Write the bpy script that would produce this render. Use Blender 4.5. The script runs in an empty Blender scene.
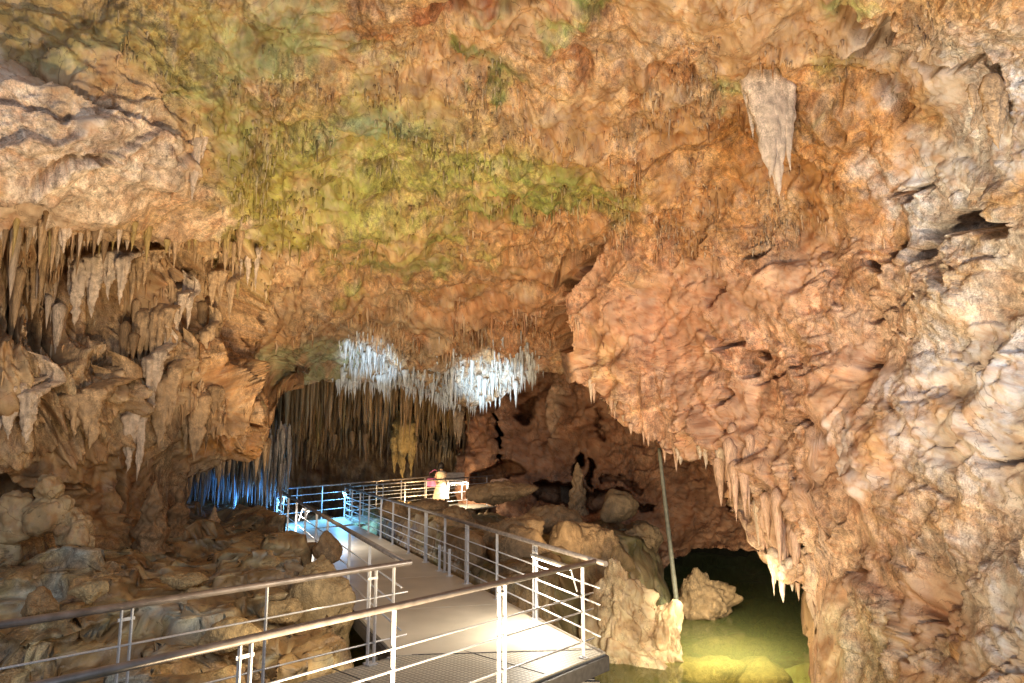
import bpy, bmesh, math, random
import numpy as np
from mathutils import Vector, Matrix

random.seed(7)
RNG = np.random.default_rng(11)
W, H = 1024, 683
F = 683.0
PITCH = math.radians(8.4)
CAM = np.array([0.0, 0.0, 2.6])
CP, SP = math.cos(PITCH), math.sin(PITCH)
col = bpy.context.scene.collection
scene = bpy.context.scene

# ------------------------------------------------------------------ measuring
def ray(px, py):
    """direction of sight through a photo pixel, scaled so that its Y component is 1"""
    a = (np.asarray(px, float) - 512) / F
    u = (341.5 - np.asarray(py, float)) / F
    Y = CP - u * SP
    return a / Y, (SP + u * CP) / Y

def P(px, py, Y):
    sx, sz = ray(px, py)
    return np.array([sx * Y, Y, CAM[2] + sz * Y])

def G(px, py, z):
    sx, sz = ray(px, py)
    Y = (z - CAM[2]) / sz
    return np.array([sx * Y, Y, z])

def proj(p):
    d = np.asarray(p, float) - CAM
    f = d[..., 1] * CP + d[..., 2] * SP
    u = -d[..., 1] * SP + d[..., 2] * CP
    return 512 + F * d[..., 0] / f, 341.5 - F * u / f

# ------------------------------------------------------------------ noise
_perm = np.random.default_rng(3).permutation(256)
_perm = np.concatenate([_perm, _perm, _perm]).astype(np.int32)
_g = np.random.default_rng(5).normal(size=(256, 3)); _g /= np.linalg.norm(_g, axis=1)[:, None]
_g = _g.astype(np.float32)

def _pn(p):
    pi = np.floor(p).astype(np.int32); f = (p - pi).astype(np.float32)
    pi &= 255
    u = f * f * f * (f * (f * 6 - 15) + 10)
    X, Y, Z = pi[:, 0], pi[:, 1], pi[:, 2]
    r = None
    out = 0
    for dx in (0, 1):
        wx = u[:, 0] if dx else 1 - u[:, 0]
        a = _perm[X + dx]
        for dy in (0, 1):
            wy = u[:, 1] if dy else 1 - u[:, 1]
            b = _perm[a + Y + dy]
            for dz in (0, 1):
                wz = u[:, 2] if dz else 1 - u[:, 2]
                g = _g[_perm[b + Z + dz]]
                out = out + wx * wy * wz * (g[:, 0] * (f[:, 0] - dx) + g[:, 1] * (f[:, 1] - dy) + g[:, 2] * (f[:, 2] - dz))
    return out * 1.5

def noise(p, s=1.0, seed=0.0):
    p = np.asarray(p, float)
    sc = np.asarray(s, float)
    q = p / sc + seed * 17.31
    n = len(q); r = np.empty(n, np.float32)
    for i in range(0, n, 120000):
        r[i:i + 120000] = _pn(q[i:i + 120000])
    return r

def fbm(p, s=1.0, o=4, seed=0.0, g=.5):
    a = 1; r = 0; s = np.asarray(s, float)
    for i in range(o):
        r = r + a * noise(p, s, seed + i); s = s / 2.03; a *= g
    return r

def billow(p, s=1.0, o=3, seed=0.0, g=.5):
    """rounded lumps with creases between them, about -0.3..0.7"""
    a = 1; r = 0; s = np.asarray(s, float)
    for i in range(o):
        r = r + a * (np.abs(noise(p, s, seed + i)) * 2 - .45); s = s / 2.1; a *= g
    return r

def facets(p, s, seed=0, tilt=.55, step=.35):
    """broken rock: every random cell is its own tilted plane, with small steps where planes meet"""
    q = np.asarray(p, float) / np.asarray(s, float) + seed * 5.17
    out = np.empty(len(q), np.float32)
    for i0 in range(0, len(q), 60000):
        c = q[i0:i0 + 60000]; ci = np.floor(c).astype(np.int64); cf = c - ci
        best = np.full(len(c), 1e9); val = np.zeros(len(c)); b2 = np.full(len(c), 1e9)
        for dx in (-1, 0, 1):
            for dy in (-1, 0, 1):
                for dz in (-1, 0, 1):
                    k = ((ci[:, 0] + dx) * 73856093) ^ ((ci[:, 1] + dy) * 19349663) ^ ((ci[:, 2] + dz) * 83492791)
                    h = (k & 0xffff).astype(np.int64)
                    r1 = ((h * 1103515245 + 12345) >> 8 & 1023) / 1023.; r2 = ((h * 22695477 + 1) >> 8 & 1023) / 1023.; r3 = ((h * 134775813 + 7) >> 8 & 1023) / 1023.
                    ox, oy, oz = cf[:, 0] - dx - r1, cf[:, 1] - dy - r2, cf[:, 2] - dz - r3
                    d = ox * ox + oy * oy + oz * oz
                    v = (ox * (r2 - .5) + oy * (r3 - .5) + oz * (r1 - .5)) * 2 * tilt + (((h * 48271) >> 5 & 1023) / 1023. - .5) * step
                    m = d < best
                    b2 = np.where(m, best, np.minimum(b2, d)); best = np.where(m, d, best); val = np.where(m, v, val)
        e = np.clip((np.sqrt(b2) - np.sqrt(best)) / .10, 0, 1)
        out[i0:i0 + 60000] = val - .10 * (1 - e)
    return out

def ss(x, a, b):
    t = np.clip((x - a) / (b - a), 0, 1); return t * t * (3 - 2 * t)

class TPS:
    """smooth surface through scattered (x, y, value) points"""
    def __init__(s, pts, lam=1e-3):
        pts = np.array(pts, float); s.p = pts[:, :2] / 300.; v = pts[:, 2:]
        n = len(pts); A = np.zeros((n + 3, n + 3)); A[:n, :n] = s.k(s.p, s.p) + lam * np.eye(n)
        A[:n, n] = 1; A[:n, n + 1:] = s.p; A[n, :n] = 1; A[n + 1:, :n] = s.p.T
        b = np.zeros((n + 3, v.shape[1])); b[:n] = v
        s.w = np.linalg.solve(A, b)
    def k(s, a, b):
        d = ((a[:, None, :] - b[None]) ** 2).sum(-1); return d * np.log(d + 1e-9) * .5
    def __call__(s, x, y):
        q = np.stack([np.ravel(x), np.ravel(y)], 1) / 300.
        o = np.empty((len(q), s.w.shape[1]))
        for i in range(0, len(q), 50000):
            c = q[i:i + 50000]
            o[i:i + 50000] = s.k(c, s.p) @ s.w[:-3] + s.w[-3] + c @ s.w[-2:]
        return o[:, 0] if o.shape[1] == 1 else o

def polydist(x, y, pts):
    """distance (same units) from points to a polyline"""
    x = np.asarray(x, float); y = np.asarray(y, float)
    d = np.full(x.shape, 1e9)
    for (x0, y0), (x1, y1) in zip(pts[:-1], pts[1:]):
        vx, vy = x1 - x0, y1 - y0
        t = np.clip(((x - x0) * vx + (y - y0) * vy) / (vx * vx + vy * vy + 1e-9), 0, 1)
        d = np.minimum(d, np.hypot(x - x0 - t * vx, y - y0 - t * vy))
    return d

# ------------------------------------------------------------------ mesh making
def tag(o, label=None, cat=None, group=None, kind=None):
    if label: o['label'] = label
    if cat: o['category'] = cat
    if group: o['group'] = group
    if kind: o['kind'] = kind
    return o

def empty(name, loc, rz=0):
    o = bpy.data.objects.new(name, None); col.objects.link(o)
    o.location = [float(v) for v in loc]; o.rotation_euler.z = rz
    o.empty_display_size = .2
    return o

def link(name, me, parent=None, mat=None):
    o = bpy.data.objects.new(name, me); col.objects.link(o)
    if parent is not None:
        o.parent = parent
    if mat: me.materials.append(mat)
    return o

def np_mesh(name, V, Q, mat=None, colr=None, smooth=True, parent=None, wet=None):
    V = np.ascontiguousarray(V, np.float32); Q = np.ascontiguousarray(Q, np.int32)
    me = bpy.data.meshes.new(name); k = Q.shape[1]
    me.vertices.add(len(V)); me.vertices.foreach_set('co', V.ravel())
    me.loops.add(Q.size); me.loops.foreach_set('vertex_index', Q.ravel())
    me.polygons.add(len(Q)); me.polygons.foreach_set('loop_start', np.arange(0, Q.size, k, dtype=np.int32))
    me.update(calc_edges=True)
    me.polygons.foreach_set('use_smooth', np.full(len(Q), smooth, bool))
    if colr is not None:
        a = me.color_attributes.new('Col', 'FLOAT_COLOR', 'POINT')
        c = np.ones((len(V), 4), np.float32); cc = np.array(colr, float)
        if len(V) > 3000 and mat is not None and mat.name.startswith(('cave rock', 'wet rock')):
            cc = cc * (1 + .30 * ss(fbm(V, .6, 3, 201, .65), -.4, .4) - .15)[:, None]
            t = ss(fbm(V, .24, 4, 205, .7), .08, .45)[:, None] * .45; cc = cc * (1 - t) + cc * np.array((.74, .5, .34)) * t
            t = ss(fbm(V, (.16, .16, .26), 4, 209, .7), .12, .55)[:, None] * .36; cc = cc * (1 - t) + np.array((.55, .375, .26)) * (cc.sum(1, keepdims=True) / 1.1).clip(.3, 1.1) * t
            c[:, 3] = .15 + .85 * ss(fbm(V, 1.8, 2, 213), -.2, .2)
        c[:, :3] = np.clip(cc, 0.01, .95); a.data.foreach_set('color', c.ravel())
    me.validate(); me.update()
    return link(name, me, parent, mat)

def grid_quads(nr, nc, mask=None):
    i = np.arange(nr * nc).reshape(nr, nc)
    q = np.stack([i[:-1, :-1], i[1:, :-1], i[1:, 1:], i[:-1, 1:]], -1).reshape(-1, 4)
    return q

def compact(V, Q, *att):
    u, inv = np.unique(Q, return_inverse=True)
    return (V[u], inv.reshape(Q.shape)) + tuple(a[u] for a in att)

def grid_normals(Pg):
    du = np.gradient(Pg, axis=1); dv = np.gradient(Pg, axis=0)
    n = np.cross(du, dv); n /= np.linalg.norm(n, axis=-1, keepdims=True) + 1e-9
    return n

class MB:
    def __init__(s): s.bm = bmesh.new()
    def box(s, a, b, w, h, up=(0, 0, 1), bev=0.0):
        """a bar from a to b with cross-section w (sideways) by h (up)"""
        a = Vector([float(v) for v in a]); b = Vector([float(v) for v in b]); d = b - a; L = d.length; d.normalize()
        up = Vector(up); side = d.cross(up)
        if side.length < 1e-4: side = d.cross(Vector((1, 0, 0)))
        side.normalize(); up = side.cross(d)
        vs = []
        for t in (a, b):
            for sx, sz in ((-1, -1), (1, -1), (1, 1), (-1, 1)):
                vs.append(s.bm.verts.new(t + side * sx * w / 2 + up * sz * h / 2))
        f = [(3, 2, 1, 0), (4, 5, 6, 7)] + [(i, (i + 1) % 4, 4 + (i + 1) % 4, 4 + i) for i in range(4)]
        fs = [s.bm.faces.new([vs[i] for i in q]) for q in f]
        if bev:
            es = list({e for q in fs for e in q.edges})
            bmesh.ops.bevel(s.bm, geom=es, offset=bev, segments=2, profile=.7, affect='EDGES')
        return s
    def tube(s, pts, r, n=12, cap=True):
        pts = [Vector([float(v) for v in p]) for p in pts]; rings = []
        for i, p in enumerate(pts):
            d = (pts[min(i + 1, len(pts) - 1)] - pts[max(i - 1, 0)]).normalized()
            ref = Vector((0, 0, 1)) if abs(d.z) < .9 else Vector((1, 0, 0))
            x = d.cross(ref).normalized(); y = d.cross(x)
            rr = r[i] if isinstance(r, (list, tuple)) else r
            rings.append([s.bm.verts.new(p + x * math.cos(2 * math.pi * k / n) * rr + y * math.sin(2 * math.pi * k / n) * rr) for k in range(n)])
        for A, B in zip(rings[:-1], rings[1:]):
            for k in range(n):
                f = s.bm.faces.new([A[k], A[(k + 1) % n], B[(k + 1) % n], B[k]]); f.smooth = True
        if cap:
            s.bm.faces.new(rings[0][::-1]); s.bm.faces.new(rings[-1])
        return s
    def prism(s, poly, z0, z1):
        lo = [s.bm.verts.new((float(x), float(y), z0)) for x, y in poly]; hi = [s.bm.verts.new((float(x), float(y), z1)) for x, y in poly]
        n = len(poly); s.bm.faces.new(lo[::-1]); s.bm.faces.new(hi)
        for i in range(n): s.bm.faces.new([lo[i], lo[(i + 1) % n], hi[(i + 1) % n], hi[i]])
        return s
    def build(s, name, mat, parent=None):
        bmesh.ops.recalc_face_normals(s.bm, faces=s.bm.faces)
        me = bpy.data.meshes.new(name)
        if parent is not None:
            T = Matrix.Rotation(parent.rotation_euler.z, 4, 'Z'); T.translation = parent.location
            s.bm.transform(T.inverted())
        s.bm.to_mesh(me); s.bm.free()
        return link(name, me, parent, mat)

# ------------------------------------------------------------------ materials
def newmat(name):
    m = bpy.data.materials.new(name); m.use_nodes = True
    nt = m.node_tree; return m, nt, nt.nodes['Principled BSDF']

def rock_mat(name, base=None, rough=(.55, .9), bump=.5, spec=.35, vary=.35, scale=1.0):
    """mineral surface: stains, grains and pits at several sizes"""
    m, nt, b = newmat(name); N, L = nt.nodes, nt.links
    geo = N.new('ShaderNodeNewGeometry'); tc = N.new('ShaderNodeTexCoord')
    src = geo.outputs['Position'] if base is None else tc.outputs['Object']
    mp = N.new('ShaderNodeMapping'); L.new(src, mp.inputs[0]); mp.inputs['Scale'].default_value = (scale,) * 3
    if base is None:
        a = N.new('ShaderNodeVertexColor'); a.layer_name = 'Col'; c0 = a.outputs['Color']
    else:
        a = N.new('ShaderNodeRGB'); a.outputs[0].default_value = (*base, 1); c0 = a.outputs[0]
    def nz(s, d, r=.6, dist=0, zs=None):
        n = N.new('ShaderNodeTexNoise'); n.inputs['Scale'].default_value = s; n.inputs['Detail'].default_value = d
        n.inputs['Roughness'].default_value = r; n.inputs['Distortion'].default_value = dist
        if zs:
            m2 = N.new('ShaderNodeMapping'); L.new(mp.outputs[0], m2.inputs[0]); m2.inputs['Scale'].default_value = (1, 1, zs); L.new(m2.outputs[0], n.inputs[0])
        else: L.new(mp.outputs[0], n.inputs[0])
        return n.outputs['Fac']
    def ramp(fac, lo, hi, a0, a1):
        r = N.new('ShaderNodeMapRange'); L.new(fac, r.inputs[0]); r.inputs[1].default_value = lo; r.inputs[2].default_value = hi
        r.inputs[3].default_value = a0; r.inputs[4].default_value = a1; return r.outputs[0]
    def mul(a_, b_):
        q = N.new('ShaderNodeMath'); q.operation = 'MULTIPLY'; L.new(a_, q.inputs[0]); L.new(b_, q.inputs[1]); return q.outputs[0]
    n2 = nz(11, 3, .7, .3, .45); n3 = nz(45, 1, .6)
    v2 = ramp(n2, .33, .67, 1 - vary * 1.2, 1 + vary * 1.1); v3 = ramp(n3, .3, .7, .74, 1.25)
    if base is None: msk = a.outputs['Alpha']
    else: msk = ramp(nz(1.6, 1, .5), .38, .6, .3, 1.0)
    def lerp1(val):
        q = N.new('ShaderNodeMix'); q.data_type = 'FLOAT'; L.new(msk, q.inputs['Factor']); q.inputs['A'].default_value = 1.0; L.new(val, q.inputs['B']); return q.outputs['Result']
    tot = mul(lerp1(v2), lerp1(v3))
    if base is None:
        vein = N.new('ShaderNodeMath'); vein.operation = 'SUBTRACT'; L.new(nz(1.1, 4, .6, .7), vein.inputs[0]); vein.inputs[1].default_value = .5
        va = N.new('ShaderNodeMath'); va.operation = 'ABSOLUTE'; L.new(vein.outputs[0], va.inputs[0])
        tot = mul(tot, ramp(va.outputs[0], 0, .007, .5, 1))
    else: tot = mul(tot, ramp(nz(5, 3, .65, .8), .35, .68, 1.22, .72))
    vm = N.new('ShaderNodeVectorMath'); vm.operation = 'SCALE'; L.new(c0, vm.inputs[0]); L.new(tot, vm.inputs['Scale'])
    L.new(vm.outputs[0], b.inputs['Base Color'])
    L.new(ramp(n2, .3, .7, rough[0], rough[1]), b.inputs['Roughness'])
    b.inputs['Specular IOR Level'].default_value = spec
    add2 = N.new('ShaderNodeMath'); add2.operation = 'MULTIPLY_ADD'; L.new(n3, add2.inputs[0]); add2.inputs[1].default_value = .6; L.new(n2, add2.inputs[2])
    bp = N.new('ShaderNodeBump'); L.new(ramp(msk, 0, 1, bump * .35, bump), bp.inputs['Strength']); bp.inputs['Distance'].default_value = .06
    L.new(add2.outputs[0], bp.inputs['Height']); L.new(bp.outputs[0], b.inputs['Normal'])
    return m

def simple_mat(name, c, rough=.5, metal=0.0, noise_amt=.12, nscale=30, bump=0.0, spec=.5):
    m, nt, b = newmat(name); N, L = nt.nodes, nt.links
    tc = N.new('ShaderNodeTexCoord'); n = N.new('ShaderNodeTexNoise'); n.inputs['Scale'].default_value = nscale; n.inputs['Detail'].default_value = 5
    L.new(tc.outputs['Object'], n.inputs[0])
    r = N.new('ShaderNodeMapRange'); L.new(n.outputs['Fac'], r.inputs[0]); r.inputs[1].default_value = .25; r.inputs[2].default_value = .75
    r.inputs[3].default_value = 1 - noise_amt; r.inputs[4].default_value = 1 + noise_amt
    v = N.new('ShaderNodeVectorMath'); v.operation = 'SCALE'; v.inputs[0].default_value = c; L.new(r.outputs[0], v.inputs['Scale'])
    L.new(v.outputs[0], b.inputs['Base Color'])
    b.inputs['Roughness'].default_value = rough; b.inputs['Metallic'].default_value = metal; b.inputs['Specular IOR Level'].default_value = spec
    if bump:
        bp = N.new('ShaderNodeBump'); bp.inputs['Strength'].default_value = bump; bp.inputs['Distance'].default_value = .01
        L.new(n.outputs['Fac'], bp.inputs['Height']); L.new(bp.outputs[0], b.inputs['Normal'])
    return m

def emit_mat(name, c, s):
    m, nt, b = newmat(name); b.inputs['Base Color'].default_value = (.8, .8, .8, 1)
    b.inputs['Emission Color'].default_value = (*c, 1); b.inputs['Emission Strength'].default_value = s; return m

M_wall = rock_mat('cave rock')
M_wet = rock_mat('wet rock', rough=(.3, .75), spec=.5)
M_stal = {
    'cream': rock_mat('cream calcite', (.56, .41, .29), bump=.35),
    'white': rock_mat('white calcite', (.74, .72, .68), bump=.3, vary=.15),
    'tan': rock_mat('tan calcite', (.46, .29, .155), bump=.4),
    'brown': rock_mat('brown calcite', (.25, .15, .075), bump=.4),
    'ochre': rock_mat('ochre calcite', (.40, .27, .10), bump=.4),
    'pink': rock_mat('pinkish calcite', (.56, .34, .22), bump=.4),
    'green': rock_mat('mossy calcite', (.24, .21, .05), bump=.4),
}
M_bould = rock_mat('cream boulder stone', (.38, .26, .13), bump=.8, vary=.3)
M_bould2 = rock_mat('brown boulder stone', (.27, .165, .08), bump=.8)
M_steel = simple_mat('brushed steel', (.60, .58, .58), .42, .35, .12, 60)
M_rail = simple_mat('dull handrail steel', (.26, .22, .20), .38, .55, .35, 9)
M_beam = simple_mat('dark galvanised beam', (.10, .09, .085), .6, .5, .3, 15)
M_pole = simple_mat('weathered bamboo', (.17, .15, .10), .6, 0, .3, 12, .3)

# ------------------------------------------------------------------ cave shell
crack = [(625, 205), (600, 238), (590, 262), (575, 278), (560, 297), (559, 325), (563, 350), (569, 392)]
ceil_pts = [
 (-250, -250, 7), (100, -250, 7), (512, -250, 6.8), (900, -250, 6.6), (1270, -250, 6),
 (-250, 0, 8), (0, 0, 9), (250, 0, 9.6), (512, 0, 9.6), (760, 0, 9.4), (900, 0, 8.8), (1024, 0, 7.6), (1270, 0, 6.2),
 (-250, 100, 7.6), (0, 95, 8.8), (90, 110, 9.2), (150, 100, 10.2), (300, 100, 11.3), (512, 100, 11.6), (700, 100, 11.2), (830, 100, 10.4), (900, 100, 9.6), (1024, 100, 7.9), (1270, 100, 6),
 (-250, 200, 8.2), (0, 190, 9.4), (100, 190, 10), (200, 190, 11.6), (250, 200, 13), (400, 200, 14), (512, 200, 14.4), (620, 200, 14.3), (700, 200, 13.6), (800, 200, 12.4), (900, 200, 10.8), (1024, 200, 8.2), (1270, 200, 6),
 (-250, 260, 9.5), (0, 260, 11), (100, 260, 12.2), (220, 260, 14.6), (350, 260, 17.5), (500, 260, 18),
 (-250, 330, 10), (0, 330, 11.6), (100, 330, 12.8), (200, 330, 15), (265, 330, 17.5), (330, 325, 20.5), (430, 325, 21.5), (550, 325, 21.5),
 (-250, 400, 10), (0, 400, 11.4), (60, 400, 12.2), (130, 400, 13.2), (200, 400, 15), (262, 410, 16.8), (300, 390, 22.5), (420, 390, 24), (550, 390, 23.5),
 (-250, 470, 11), (0, 470, 12.4), (80, 470, 13.4), (140, 470, 14.4), (200, 460, 16.2), (258, 455, 17.2), (600, 470, 24), (420, 460, 25),
 (-250, 560, 10), (0, 560, 12.6), (100, 560, 13.6), (160, 560, 15), (-250, 700, 9), (0, 700, 12.5), (150, 700, 14)]
right_pts = [
 (560, 100, 12), (700, 100, 11.2), (830, 100, 10.4), (900, 100, 9.6), (1024, 100, 7.9), (1270, 100, 6),
 (560, 200, 15), (620, 200, 14.3), (700, 200, 13.6), (800, 200, 12.4), (900, 200, 10.8), (1024, 200, 8.2), (1270, 200, 6),
 (560, 290, 17), (650, 280, 15.2), (740, 270, 13.6), (850, 280, 11.8), (950, 280, 10), (1024, 280, 8.4), (1270, 280, 6),
 (560, 380, 17.3), (610, 370, 16), (680, 370, 15), (760, 360, 13.6), (850, 360, 11.8), (950, 370, 9.8), (1024, 360, 8.4), (1270, 360, 6),
 (655, 440, 16), (720, 440, 14.6), (800, 450, 12.9), (900, 450, 10.7), (1024, 450, 8.2), (1270, 450, 5.8),
 (745, 530, 14.3), (800, 530, 13.1), (900, 530, 10.8), (1024, 530, 8.1), (805, 600, 13), (850, 600, 11.8), (900, 600, 10.5), (1024, 600, 7.8),
 (812, 690, 12.2), (900, 690, 10), (1024, 690, 7.4), (830, 800, 11), (1024, 800, 7), (1270, 700, 5.6), (600, 600, 17)]
bnd = np.array([(-300, 760), (150, 720), (168, 560), (180, 486), (200, 474), (225, 462), (266, 450), (274, 398), (290, 388), (330, 380), (400, 384),
 (440, 396), (465, 408), (500, 398), (535, 372), (562, 374), (568, 382), (585, 386), (600, 394), (611, 408), (622, 424), (640, 434), (656, 446), (672, 454),
 (688, 460), (700, 455), (712, 463), (728, 484), (741, 512), (750, 528), (758, 545), (766, 562), (776, 582), (790, 584), (800, 582), (808, 596),
 (812, 612), (816, 640), (818, 668), (822, 760), (1300, 820)], float)
F_c, F_r = TPS(ceil_pts, 2e-3), TPS(right_pts, 2e-3)

def front_depth(px, py):
    c = F_c(px, py).reshape(px.shape); r = F_r(px, py).reshape(px.shape)
    # x of the crack at each height; right of it the nearer right-hand mass
    cy = np.array([p[1] for p in crack]); cx = np.array([p[0] for p in crack])
    xc = np.interp(py, cy, cx)
    m = ss(px, xc - 3, xc + 5)
    m = np.where(py < 205, ss(px, 560, 700), m)
    m = np.where(py > 392, (px > 567).astype(float), m)
    k = ss(py, 150, 215)
    m = m * k + ss(px, 600, 760) * (1 - k)
    return c * (1 - m) + r * m, m

def inblob(px, py, jx, cx, cy, rx, ry, soft=.35, rot=0.0):
    x = px - cx; y = py - cy
    if rot:
        c, s = math.cos(math.radians(rot)), math.sin(math.radians(rot)); x, y = x * c + y * s, -x * s + y * c
    d = np.hypot(x / rx, y / ry) + jx
    return 1 - ss(d, 1 - soft, 1 + soft)

# dark fissures and hollows: polyline, half width (px), depth (m)
fissures = [
 ([(600, 240), (590, 262), (575, 280), (561, 297), (560, 325), (563, 350)], 3.2, 1.0),
 ([(560, 300), (556, 270), (566, 262), (590, 255)], 2.2, .5),
 ([(500, 258), (520, 250), (548, 246), (566, 240), (568, 230)], 2.6, .4),
 ([(470, 222), (476, 213), (500, 214), (520, 213), (542, 209)], 2.4, .35),
 ([(835, 30), (843, 30), (850, 45), (878, 42), (882, 28)], 5, .5), ([(846, 70), (862, 64), (878, 48), (884, 42)], 6, .7),
 ([(905, 76), (930, 82), (950, 80), (960, 70), (974, 64)], 3, .45), ([(853, 95), (870, 104), (882, 116), (890, 126)], 4, .5),
 ([(890, 196), (905, 196), (925, 186)], 3, .35), ([(932, 232), (945, 224), (965, 220), (985, 222), (1000, 230)], 8, .6),
 ([(868, 262), (880, 270), (888, 273)], 5, .5), ([(888, 256), (900, 250)], 5, .5), ([(918, 256), (929, 249)], 6, .5),
 ([(866, 318), (874, 312)], 4, .4), ([(706, 300), (716, 285)], 5, .4), ([(740, 258), (762, 246)], 3, .35), ([(720, 345), (735, 345)], 4, .4),
 ([(738, 372), (744, 356), (750, 354)], 5, .6), ([(714, 402), (722, 390), (722, 375)], 4, .5), ([(722, 452), (724, 430)], 3, .3),
 ([(790, 428), (800, 418), (808, 424)], 4, .4), ([(850, 366), (868, 362)], 4, .35), ([(905, 304), (930, 302)], 3, .3), ([(982, 460), (1000, 454), (1024, 448)], 3, .3),
 ([(745, 385), (770, 376), (790, 362)], 2.5, .25), ([(905, 660), (900, 640), (905, 618), (912, 612)], 3, .3),
 ([(565, 62), (572, 66), (580, 74)], 15, .3), ([(660, 78), (680, 84)], 13, .3), ([(510, 2), (525, 6)], 12, .5), ([(440, 4), (455, 10)], 9, .4),
 ([(595, 20), (600, 0)], 6, .2), ([(345, 55), (372, 48)], 3, .25), ([(30, 66), (60, 84), (95, 100), (120, 118)], 2.4, .25),
 ([(0, 104), (30, 108), (70, 120)], 3, .25), ([(40, 172), (70, 160), (110, 162)], 5, .3), ([(10, 195), (40, 196)], 4, .3),
 ([(180, 247), (200, 240), (212, 232)], 5, .5), ([(0, 235), (4, 265)], 9, .8), ([(20, 290), (24, 340)], 6, .7), ([(56, 300), (62, 360)], 5, .7),
 ([(72, 310), (74, 350)], 4, .6), ([(145, 250), (190, 262)], 4, .4), ([(160, 322), (168, 344)], 6, .7), ([(46, 410), (60, 430), (75, 425)], 7, .6),
 ([(60, 478), (90, 486)], 2.5, .25), ([(0, 480), (16, 500), (34, 520), (10, 545)], 16, .8), ([(124, 470), (122, 520)], 5, .5),
 ([(430, 372), (440, 380)], 5, .4), ([(215, 428), (240, 420), (262, 424)], 2, .3), ([(232, 444), (262, 440)], 2, .3),
 ([(130, 262), (150, 252)], 3, .3), ([(205, 268), (212, 290)], 4, .5), ([(780, 550), (790, 546)], 4, .3), ([(250, 105), (290, 125)], 2, .2),
]

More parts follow.
